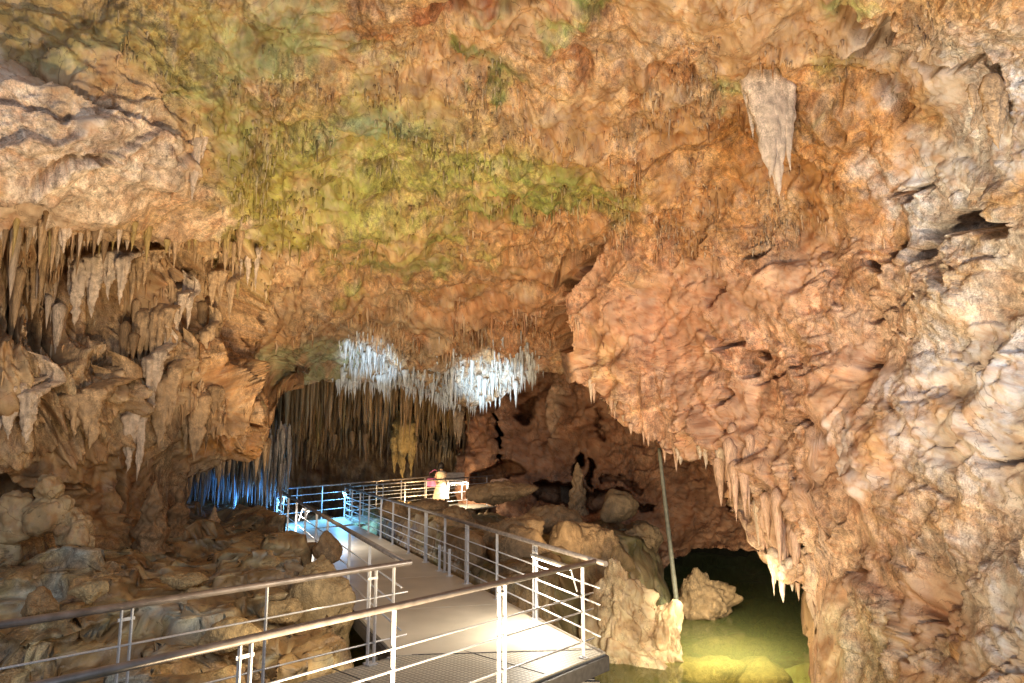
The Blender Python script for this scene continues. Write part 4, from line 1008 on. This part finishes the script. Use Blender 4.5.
n1 = np.array([d1[1], -d1[0]])      # towards the visitor's side of the near run
n2 = np.array([d2[1], -d2[0]])      # right-hand side of the long run
def ext(p, d, t): return p + d * t
back = -6.5
A0 = ext(rail_near[0], d1, -4.2); A1 = rail_near[1] + d1 * .10 + n1 * .06
A0 = A0 + n1 * .08
L1 = rail_left[1]; L0_ = ext(rail_left[0], d1, -4.2) - n1 * .08
R0, R1 = rail_long_r; Q0, Q1 = rail_long_l
# far run: from the end of the long run back to the right
e0 = np.array((-7.6, 22.4)); e1 = np.array((-2.05, 27.2)); d3 = (e1 - e0) / np.linalg.norm(e1 - e0); n3 = np.array([d3[1], -d3[0]])
walk = empty('walkway', (-2.5, 10, 0)); tag(walk, 'raised steel walkway with pale deck bending at the platform towards the far gallery', 'walkway')
def seam_strip(a, b_, z0, z1, w=.012):
    pass
# deck sheets are laid as panels with open joints
c_in = Q0 + n2 * -.06
mbd = MB(); mbd.prism([A0, A1, R0 + n2 * .1 + d2 * .12, L1 - n1 * .06 + d1 * .0, L0_], -.05, 0.0)
mbd.build('deck_panel', M_deck, walk)
seg = 6; 
for i in range(seg):
    t0, t1 = i / seg, (i + 1) / seg
    def at(rail, t, off): return rail[0] + (rail[1] - rail[0]) * t + n2 * off
    a_ = at((R0 + d2 * .14, R1), t0, .08) + d2 * .006; b_ = at((R0 + d2 * .14, R1), t1, .08) - d2 * .006
    c_ = at((Q0, Q1), t1, -.08) - d2 * .006; d_ = at((Q0, Q1), t0, -.08) + d2 * .006
    if i == 0: d_ = Q0 - n2 * .08 + d2 * .02
    MB().prism([a_, b_, c_, d_], -.05, 0.004).build('deck_panel', M_deck2, walk)
mb3 = MB(); far_z = .26
def far_pt(t, off, z): q = e0 + (e1 - e0) * t + n3 * off; return (q[0], q[1], z + far_z * t)
mb3.box(far_pt(-.05, .9, -.03), far_pt(1.15, .9, -.03), 1.9, .05); mb3.build('deck_panel', M_deck, walk)
# joints between the grating plates
jm = MB()
for t in (-2.6, -1.1, .4, 1.9, 3.4, 4.9):
    q = rail_near[0] + d1 * t; q2 = q - n1 * 1.92
    if t < 3.5: jm.box((q[0] + n1[0] * .05, q[1] + n1[1] * .05, .002), (q2[0] - n1[0] * .03, q2[1] - n1[1] * .03, .002), .014, .006)
    else:
        w_ = n1 * -1.3; jm.box((q[0], q[1], .002), (q[0] + w_[0], q[1] + w_[1], .002), .014, .006)
jm.box((L1[0] + .1, L1[1] + .02, .003), (R0[0] - .05, R0[1] + .08, .003), .016, .008)
jm.build('joint', M_beam, walk)
# edge channels
mbb = MB()
z_ = -.14
def bar2(mb, a, b_, z, w, h): mb.box((a[0], a[1], z), (b_[0], b_[1], z), w, h)
eb = MB(); bar2(eb, A0 + n1 * .03, A1 + n1 * .03, -.12, .05, .17); eb.build('edge_beam', M_beam, walk)
eb = MB(); bar2(eb, A1 + d1 * .02, R0 + n2 * .1 + d2 * .1, -.12, .05, .15); eb.build('edge_beam', M_beam, walk)
eb = MB(); bar2(eb, R0 + n2 * .11 + d2 * .14, R1 + n2 * .11, -.12, .05, .16); eb.build('edge_beam', M_beam, walk)
eb = MB(); bar2(eb, Q0 - n2 * .11, Q1 - n2 * .11, -.12, .05, .16); eb.build('edge_beam', M_beam, walk)
eb = MB(); bar2(eb, L0_ - n1 * .03, L1 - n1 * .09, -.12, .05, .15); eb.build('edge_beam', M_beam, walk)
# bearer box under the corner
cb = A1 - d1 * .5 - n1 * .35
sb = MB(); sb.box((cb[0] - .35, cb[1] + .05, -.42), (cb[0] + .42, cb[1] + .05, -.42), .5, .42, bev=.01); sb.box((cb[0] - .4, cb[1] - .22, -.25), (cb[0] + .47, cb[1] - .22, -.25), .06, .05); sb.box((cb[0] - .4, cb[1] - .22, -.62), (cb[0] + .47, cb[1] - .22, -.62), .06, .05)
sb.build('bearer', M_beam, walk)
for q in [A1 - d1 * .6 - n1 * .5, R0 + (R1 - R0) * .18, R0 + (R1 - R0) * .42, R0 + (R1 - R0) * .7, Q0 + (Q1 - Q0) * .1, Q0 + (Q1 - Q0) * .38, Q0 + (Q1 - Q0) * .7, L0_ + d1 * 2.0 + n1 * .3, A0 + d1 * 3 - n1 * .3]:
    s_ = MB(); s_.box((q[0], q[1], -2.5), (q[0], q[1], -.055), .12, .12, (0, 1, 0)); s_.build('leg', M_beam, walk)

# ------------------------------------------------------------------ railings
HR = 1.1
def t_at(px, a, b_):
    """where along the line a-b a post seen at photo column px stands"""
    sx = None
    # solve x = sx(Y)*Y at mid height
    lo, hi = -1.5, 1.5
    best = None
    ts = np.linspace(-1.2, 1.2, 4001); q = a[None] + (b_ - a)[None] * ts[:, None]
    pts_ = np.concatenate([q, np.full((len(q), 1), .6)], 1); ok = q[:, 1] > 1.5
    xx, _ = proj(pts_); xx = np.where(ok, xx, 1e9); return ts[np.argmin(np.abs(xx - px))]

def railing(label, a, b_, t0, t1, posts, bars, hr=.034, over=.0, slope=(0, 0), twin=(), rad=.011, post_w=.045, rail_group='railings of the walkway', hmat=None):
    """posts: distances 0..1 along a-b; twin: posts built as a pair of flats"""
    d = (b_ - a); Ld = np.linalg.norm(d); d = d / Ld; nn = np.array([d[1], -d[0]])
    zz = lambda t: slope[0] + (slope[1] - slope[0]) * t
    p = lambda t, z, off=0: (a[0] + d[0] * t * Ld + nn[0] * off, a[1] + d[1] * t * Ld + nn[1] * off, z + zz(t))
    root = empty('railing', p((t0 + t1) / 2, 0)); tag(root, label, 'railing', rail_group)
    MB().tube([p(t0, HR), p(t1, HR)], hr, 16).build('handrail', hmat or M_rail, root)
    for h in bars:
        MB().tube([p(t0 + .01, h), p(t1 - .01, h)], rad, 8).build('rail', M_steel, root)
    for t in posts:
        mb_ = MB()
        if t in twin:
            g = .045 / Ld
            for s_ in (-1, 1): mb_.box(p(t + s_ * g, 0), p(t + s_ * g, HR - .05), .012, post_w + .015, (d[0], d[1], 0)) if False else mb_.box(p(t + s_ * g, .004), p(t + s_ * g, HR - .03), post_w, .014, (d[0], d[1], 0))
            mb_.box(p(t - g * 1.6, HR - .12), p(t + g * 1.6, HR - .12), .012, .03)
            mb_.box(p(t, .004), p(t, .016), .14, .12, (d[0], d[1], 0))
        else:
            mb_.box(p(t, .004), p(t, HR - .03), post_w, .014, (d[0], d[1], 0)); mb_.box(p(t, .004), p(t, .014), .10, .08, (d[0], d[1], 0))
        mb_.build('post', M_steel, root)
    return root, p, d, nn, Ld

a, b_ = rail_near
tp = lambda lst, a, b_: [t_at(x_, a, b_) for x_ in lst]
ps = tp([242, 393, 502, 583], a, b_)
railing('long dark handrail crossing the foreground from the lower left to the platform corner', a, b_, -.95, 1.0, ps + [ps[0] - .42, ps[0] - .85], (.73, .54, .19), twin=[ps[0], ps[2]], hr=.033)
a, b_ = rail_left; ps = tp([123, 265, 372, 393], a, b_)
railing('handrail along the left side of the near walkway, ending in a free round tip', a, b_, -1.3, 1.02, ps + [ps[0] - .6], (.75, .24), twin=[ps[0], ps[2]], hr=.036)
a, b_ = rail_long_r; ps = tp([583, 535, 497, 467, 445, 426, 409, 393, 381, 369, 360, 352], a, b_)
rt, p_, dd_, nn_, Ld = railing('long right-hand railing of the straight walkway with a bright strip lamp at its near end', a, b_, -.015, 1.0, ps[1:] + [1.0], (.78, .58, .4, .2), twin=[ps[1], ps[3], ps[5]], hr=.034)
a, b_ = rail_long_l; ps = tp([369, 349, 327, 316, 305, 296, 288, 281], a, b_)
rt2, p2_, *_ = railing('long railing on the left side of the straight walkway, running to the blue lit corner', a, b_, .0, 1.0, ps + [1.0], (.78, .52, .26), twin=[], hr=.036)
ts = [0, .1, .22, .36, .5, .64, .78, .9]
rt3, p3_, d3_, n3_, L3 = railing('far railing behind the turn, from the blue lit corner back to the visitor', e0, e1, 0, 1.12, ts + [1.02], (.85, .6, .3), slope=(0, far_z), twin=[], hr=.03)
e2 = e0 + n3 * 1.85; f0 = R1; f1 = e1 + n3 * 1.7
rt4, p4_, *_ = railing('near railing of the far run, passing in front of the visitor', f0, f1, 0, 1.05, [.0, .12, .25, .4, .55, .7, .85, 1.0], (.85, .6, .3), slope=(0, far_z), twin=[], hr=.03)
# two short stubs standing behind the long railing
for i, px in enumerate((442, 452)):
    t = t_at(px, *rail_long_r); q = rail_long_r[0] + (rail_long_r[1] - rail_long_r[0]) * t + n2 * -.05
    s_ = MB(); s_.box((q[0], q[1], .004), (q[0], q[1], .52), .05, .02, (d2[0], d2[1], 0)); s_.box((q[0], q[1], .004), (q[0], q[1], .02), .12, .1, (d2[0], d2[1], 0))
    o = s_.build('stub_post', M_steel); tag(o, ['short steel stub post beside the long railing, the one farther from the camera', 'short steel stub post beside the long railing, the one nearer the camera'][i], 'post')
# wide end posts at the lamp
M_lamp_w = emit_mat('strip lamp white', (1.0, .93, .78), 9)
M_lamp_b = emit_mat('strip lamp blue', (.2, .6, 1.0), 8)
M_house = simple_mat('lamp housing', (.5, .48, .44), .4, .4)

def strip_lamp(rt, p, t0, t1, h, off, mat, color, power, aim, cap='strip_lamp', size=.8):
    a_ = Vector(p(t0, h, off)); b2 = Vector(p(t1, h, off))
    hs = MB(); up_ = Vector((0, 0, .022)); hs.box(a_ + up_, b2 + up_, .07, .03, bev=.004); hs = hs.build('lamp', M_house, rt)
    tb = MB(); tb.tube([a_ - Vector((0, 0, .005)), b2 - Vector((0, 0, .005))], .016, 10); tb = tb.build('lamp_tube', mat, None)
    T = Matrix.Translation(rt.location); tb.data.transform(T.inverted()); tb.parent = hs
    for q in (a_, b2):
        br = MB(); foot = Vector(p(t0 if q is a_ else t1, h - .3, 0)); br.box(q + Vector((0, 0, .02)), foot, .02, .012); br.build('lamp_bracket', M_steel, rt)
    l = bpy.data.lights.new('strip light', 'AREA'); l.shape = 'RECTANGLE'; l.size = size; l.size_y = .14; l.color = color; l.energy = power
    lo = bpy.data.objects.new('strip_light', l); col.objects.link(lo)
    c = (a_ + b2) / 2 - Vector((0, 0, .03)); lo.location = c
    x_ = (b2 - a_).normalized(); zdir = -Vector(aim).normalized(); y_ = zdir.cross(x_).normalized(); zdir = x_.cross(y_)
    lo.rotation_euler = Matrix((x_, y_, zdir)).transposed().to_euler()
    return lo
strip_lamp(rt, p_, .03, .10, .93, -.10, M_lamp_w, (1, .92, .76), 58, (-.5, -.1, -1), size=1.1)
strip_lamp(rt, p_, .965, .995, .95, -.10, M_lamp_b, (.15, .5, 1), 80, (-.6, -.3, -1), size=.6)
strip_lamp(rt2, p2_, .93, .985, .95, .10, M_lamp_b, (.15, .5, 1), 70, (.3, -.2, -1), size=.6)
strip_lamp(rt2, p2_, .60, .66, .95, .10, M_lamp_w, (1, .95, .85), 75, (.3, 0, -1), size=.8)  # lamp added to brighten the middle stretch of deck
strip_lamp(rt4, p4_, .72, .86, .93, -.1, M_lamp_w, (1, .88, .65), 60, (-.2, .2, -1), size=.9)

# ------------------------------------------------------------------ visitor on the far walkway
def person():
    c = P(441, 500, 26.0); t = float(np.dot(np.array(c[:2]) - e0, d3)) / np.linalg.norm(e1 - e0)
    g = far_pt(t, .95, 0); base = Vector((g[0], g[1], g[2] + .0))
    x0 = P(441, 480, base.y)[0]; base.x = x0
    root = empty('person', base, .4); tag(root, 'person with dark hair in a pale cream dress standing on the lit far walkway', 'person')
    skin = simple_mat('skin', (.42, .25, .17), .55); dress = simple_mat('cream cloth', (.62, .52, .38), .8, 0, .1, 20); hair = simple_mat('dark hair', (.03, .022, .018), .5); shoe = simple_mat('shoe', (.08, .06, .05), .6)
    J = {'pelvis': (0, 0, .86), 'waist': (0, 0, 1.0), 'chest': (0, -.01, 1.18), 'neck0': (0, 0, 1.33), 'neck1': (0, -.01, 1.40), 'head0': (0, -.02, 1.46), 'head1': (0, -.02, 1.56), 'top': (0, -.01, 1.62),
         'hl': (.09, 0, .82), 'kl': (.10, -.02, .46), 'al': (.10, .01, .09), 'tl': (.11, -.12, .04), 'hr': (-.09, 0, .82), 'kr': (-.10, .0, .46), 'ar': (-.10, .03, .09), 'tr': (-.11, -.10, .04),
         'sl': (.165, 0, 1.30), 'el': (.23, .02, 1.03), 'wl': (.19, -.16, .87), 'nl': (.17, -.24, .86), 'sr': (-.165, 0, 1.30), 'er': (-.22, .0, 1.03), 'wr': (-.20, -.14, .86), 'nr': (-.18, -.22, .88)}
    Rr = {'pelvis': .14, 'waist': .115, 'chest': .13, 'neck0': .06, 'neck1': .048, 'head0': .075, 'head1': .088, 'top': .055, 'hl': .09, 'kl': .055, 'al': .036, 'tl': .03, 'hr': .09, 'kr': .055, 'ar': .036, 'tr': .03,
          'sl': .055, 'el': .038, 'wl': .026, 'nl': .03, 'sr': .055, 'er': .038, 'wr': .026, 'nr': .03}
    E = [('pelvis', 'waist'), ('waist', 'chest'), ('chest', 'neck0'), ('neck0', 'neck1'), ('neck1', 'head0'), ('head0', 'head1'), ('head1', 'top'), ('pelvis', 'hl'), ('hl', 'kl'), ('kl', 'al'), ('al', 'tl'), ('pelvis', 'hr'), ('hr', 'kr'), ('kr', 'ar'), ('ar', 'tr'),
         ('chest', 'sl'), ('sl', 'el'), ('el', 'wl'), ('wl', 'nl'), ('chest', 'sr'), ('sr', 'er'), ('er', 'wr'), ('wr', 'nr')]
    ks = list(J); me = bpy.data.meshes.new('person_body'); me.from_pydata([J[k] for k in ks], [(ks.index(a_), ks.index(b2)) for a_, b2 in E], []); 
    o = link('body', me, root, skin)
    sm = o.modifiers.new('skin', 'SKIN'); me.skin_vertices[0].data[0].use_root = True
    for i, k in enumerate(ks): me.skin_vertices[0].data[i].radius = (Rr[k], Rr[k] * (.75 if k in ('pelvis', 'waist', 'chest') else 1))
    s2 = o.modifiers.new('sub', 'SUBSURF'); s2.levels = 2; s2.render_levels = 2; sm.use_smooth_shade = True
    def lathe(name, prof, mat, fy_=.8, off=(0, 0)):
        mb_ = bmesh.new(); rings = []
        for (z2, r) in prof:
            rings.append([mb_.verts.new((off[0] + r * math.cos(2 * math.pi * k / 28) * (1 + .05 * math.sin(k * 2.7) * (z2 < .8)), off[1] + r * fy_ * math.sin(2 * math.pi * k / 28), z2)) for k in range(28)])
        for A_, B_ in zip(rings[:-1], rings[1:]):
            for k in range(28): f = mb_.faces.new([A_[k], A_[(k + 1) % 28], B_[(k + 1) % 28], B_[k]]); f.smooth = True
        me_ = bpy.data.meshes.new(name); mb_.to_mesh(me_); mb_.free(); return link(name, me_, root, mat)
    lathe('dress', [(.34, .31), (.5, .27), (.7, .225), (.86, .19), (.98, .155), (1.06, .15), (1.18, .17), (1.28, .175), (1.335, .12), (1.35, .07)], dress)
    lathe('hair', [(1.40, .085), (1.45, .108), (1.52, .118), (1.58, .112), (1.63, .08), (1.655, .03), (1.66, .001)], hair, 1.0, (0, .022))
    for s_ in (1, -1):
        MB2 = bmesh.new(); bmesh.ops.create_uvsphere(MB2, u_segments=12, v_segments=8, radius=1)
        for v in MB2.verts: v.co = Vector((v.co.x * .045 + s_ * .105, v.co.y * .12 - .03, max(0, v.co.z) * .07 + .004))
        me_ = bpy.data.meshes.new('shoe'); MB2.to_mesh(me_); MB2.free(); link('shoe', me_, root, shoe)
    return root
pr = person()
# pink bag carried at the side: a thing of its own
bg = bmesh.new(); bmesh.ops.create_cube(bg, size=1)
bmesh.ops.subdivide_edges(bg, edges=bg.edges[:], cuts=3, use_grid_fill=True)
for v in bg.verts:
    x_, y_, z2 = v.co; k = 1 - .25 * abs(2 * y_) ** 2; v.co = Vector((x_ * .36 * (1 - .18 * (z2 + .5)), y_ * .16 * (1 - .3 * (2 * x_) ** 2), z2 * .30 * (1 - .1 * (2 * x_) ** 2)))
for f in bg.faces: f.smooth = True
me = bpy.data.meshes.new('pink bag'); bg.to_mesh(me); bg.free()
bo = link('shoulder_bag', me, None, simple_mat('pink cloth', (.62, .16, .36), .7)); tag(bo, 'pink shoulder bag hanging at the left side of the visitor', 'bag')
bo.location = pr.location + Vector((-.34, -.1, .93))
st = MB(); bl_ = bo.location; st.tube([Vector((-.13, 0, .12)), Vector((-.06, 0, .34)), Vector((.1, .03, .46)), Vector((.22, .06, .40)), Vector((.15, .06, .1))], .012, 6)
me_o = st.build('strap', simple_mat('pink strap', (.5, .12, .3), .7)); me_o.parent = bo
# pale panel right of the visitor, standing in for lamp-lit white deck
ib = P(455, 492, 25.6)
root = empty('pale_panel', ib); tag(root, 'small pale slanted panel standing in for the lamp-lit deck, right of the visitor', 'sign')
s_ = MB(); s_.box(ib + np.array((-.33, 0, .55)), ib + np.array((.33, 0, .55)), .5, .03, (0, -.5, .85)); s_.build('board', simple_mat('board face', (.6, .5, .42), .5, 0, .35, 9), root)
for dx in (-.25, .25):
    s_ = MB(); s_.box(ib + np.array((dx, .02, -.25)), ib + np.array((dx, .02, .53)), .04, .03, (0, 1, 0)); s_.build('leg', M_steel, root)

# ------------------------------------------------------------------ light
def area(name, loc, target, size, power, color, shape='DISK', spread=180, sy=None):
    l = bpy.data.lights.new(name, 'AREA'); l.shape = shape; l.size = size; l.energy = power; l.color = color; l.spread = math.radians(spread)
    if sy: l.size_y = sy
    o = bpy.data.objects.new(name, l); col.objects.link(o); o.location = [float(v) for v in loc]
    o.rotation_euler = (Vector([float(v) for v in target]) - Vector([float(v) for v in loc])).to_track_quat('-Z', 'Y').to_euler(); return o
def spot(name, loc, target, power, color, angle, blend=.5, r=.1):
    l = bpy.data.lights.new(name, 'SPOT'); l.energy = power; l.color = color; l.spot_size = math.radians(angle); l.spot_blend = blend; l.shadow_soft_size = r
    o = bpy.data.objects.new(name, l); col.objects.link(o); o.location = [float(v) for v in loc]
    o.rotation_euler = (Vector([float(v) for v in target]) - Vector([float(v) for v in loc])).to_track_quat('-Z', 'Y').to_euler(); return o
WARM = (1, .80, .50); NEUT = (1, .90, .76); COOL = (.72, .85, 1)
# floodlights of the show cave, standing low beside the walkways
spot('flood', (1.2, 5.0, -.9), P(860, 260, 11), 900, WARM, 120, .8, .3)
spot('flood', (-.5, 5.0, -.6), P(560, 100, 11), 3400, WARM, 130, .8, .3)
spot('flood', (-3.6, 7.0, .9), P(110, 250, 11.5), 700, WARM, 85, .9, .2)
spot('flood', (-3.4, 12.0, 1.4), P(420, 270, 18), 1100, WARM, 120, .8, .2)
spot('flood', (1.2, 13.2, .5), P(560, 350, 21), 260, WARM, 100, .8, .2)
spot('flood', (3.4, 11.2, -.9), P(770, 500, 13.8), 150, NEUT, 110, .8, .15)
area('pool_light', (2.2, 10.4, -.35), (4.6, 14.5, -2.2), 1.2, 45, (1, .94, .66), spread=100)  # unseen soft light added to spread light over the pool
area('pool_light', (4.1, 13.0, .25), (4.4, 15.6, -2.3), 1.6, 95, (1, .95, .70), spread=95)  # unseen soft light added under the overhang to brighten the water
spot('flood', (2.0, 10.4, .6), P(650, 600, 15), 70, (1, .90, .62), 80, .8, .15)
# light from the entrance behind the visitor: large, cool, soft
area('entrance', (4.5, -4, 6.0), (7.5, 9, 4), 4, 620, (.66, .82, 1))
area('entrance', (5.2, .8, 3.4), (6.9, 8, 4.6), 1.5, 130, (.62, .80, 1), spread=120)  # added close to the right wall to strengthen its cool daylight
area('entrance', (-5, -3, 6), (-6, 12, 6), 4, 260, (.85, .9, 1))
# spotlight on the white stalactites, blue lights
spot('white_spot', P(470, 465, 20.0), P(488, 388, 23.2), 1300, (.55, .80, 1), 34, .6, .08)
spot('white_spot', P(385, 460, 19.5), P(375, 368, 22.5), 900, (.45, .72, 1), 30, .6, .08)
spot('blue_spot', P(245, 512, 20.5), P(240, 470, 25), 190, (.06, .30, 1), 110, .6, .1)
spot('turquoise_spot', P(352, 512, 21.6) + np.array((.25, .1, .0)), P(372, 528, 22.8), 50, (.15, .75, 1), 90, .6, .05)
spot('gallery_light', P(420, 505, 24), P(390, 430, 29), 330, (1, .66, .30), 120, .8, .1)
spot('bank_light', (-2.2, 8.0, .9), (-4.2, 10.5, -.1), 85, (1, .82, .5), 110, .8, .1)
spot('bank_light', (-5.5, 5.6, .6), (-6.5, 9, -.1), 35, (.65, .85, 1), 110, .8, .1)

w = bpy.data.worlds.new('World'); scene.world = w; w.use_nodes = True
N, L = w.node_tree.nodes, w.node_tree.links; bgn = N['Background']
sky = N.new('ShaderNodeTexSky'); sky.sky_type = 'NISHITA'; sky.sun_disc = False; sky.sun_elevation = math.radians(35); sky.sun_rotation = math.radians(200)
L.new(sky.outputs[0], bgn.inputs[0]); bgn.inputs[1].default_value = .02

cam = bpy.data.cameras.new('Camera'); co = bpy.data.objects.new('Camera', cam); col.objects.link(co)
co.location = CAM; co.rotation_euler = (math.pi / 2 + PITCH, 0, 0); cam.sensor_width = 36; cam.lens = 36 * F / W; cam.clip_end = 200; cam.clip_start = .05
scene.camera = co
vs = scene.view_settings; vs.view_transform = 'Standard'; vs.look = 'None'; vs.exposure = .34; vs.gamma = 1
scene.cycles.max_bounces = 4; scene.cycles.diffuse_bounces = 2; scene.cycles.glossy_bounces = 1; scene.cycles.transparent_max_bounces = 6
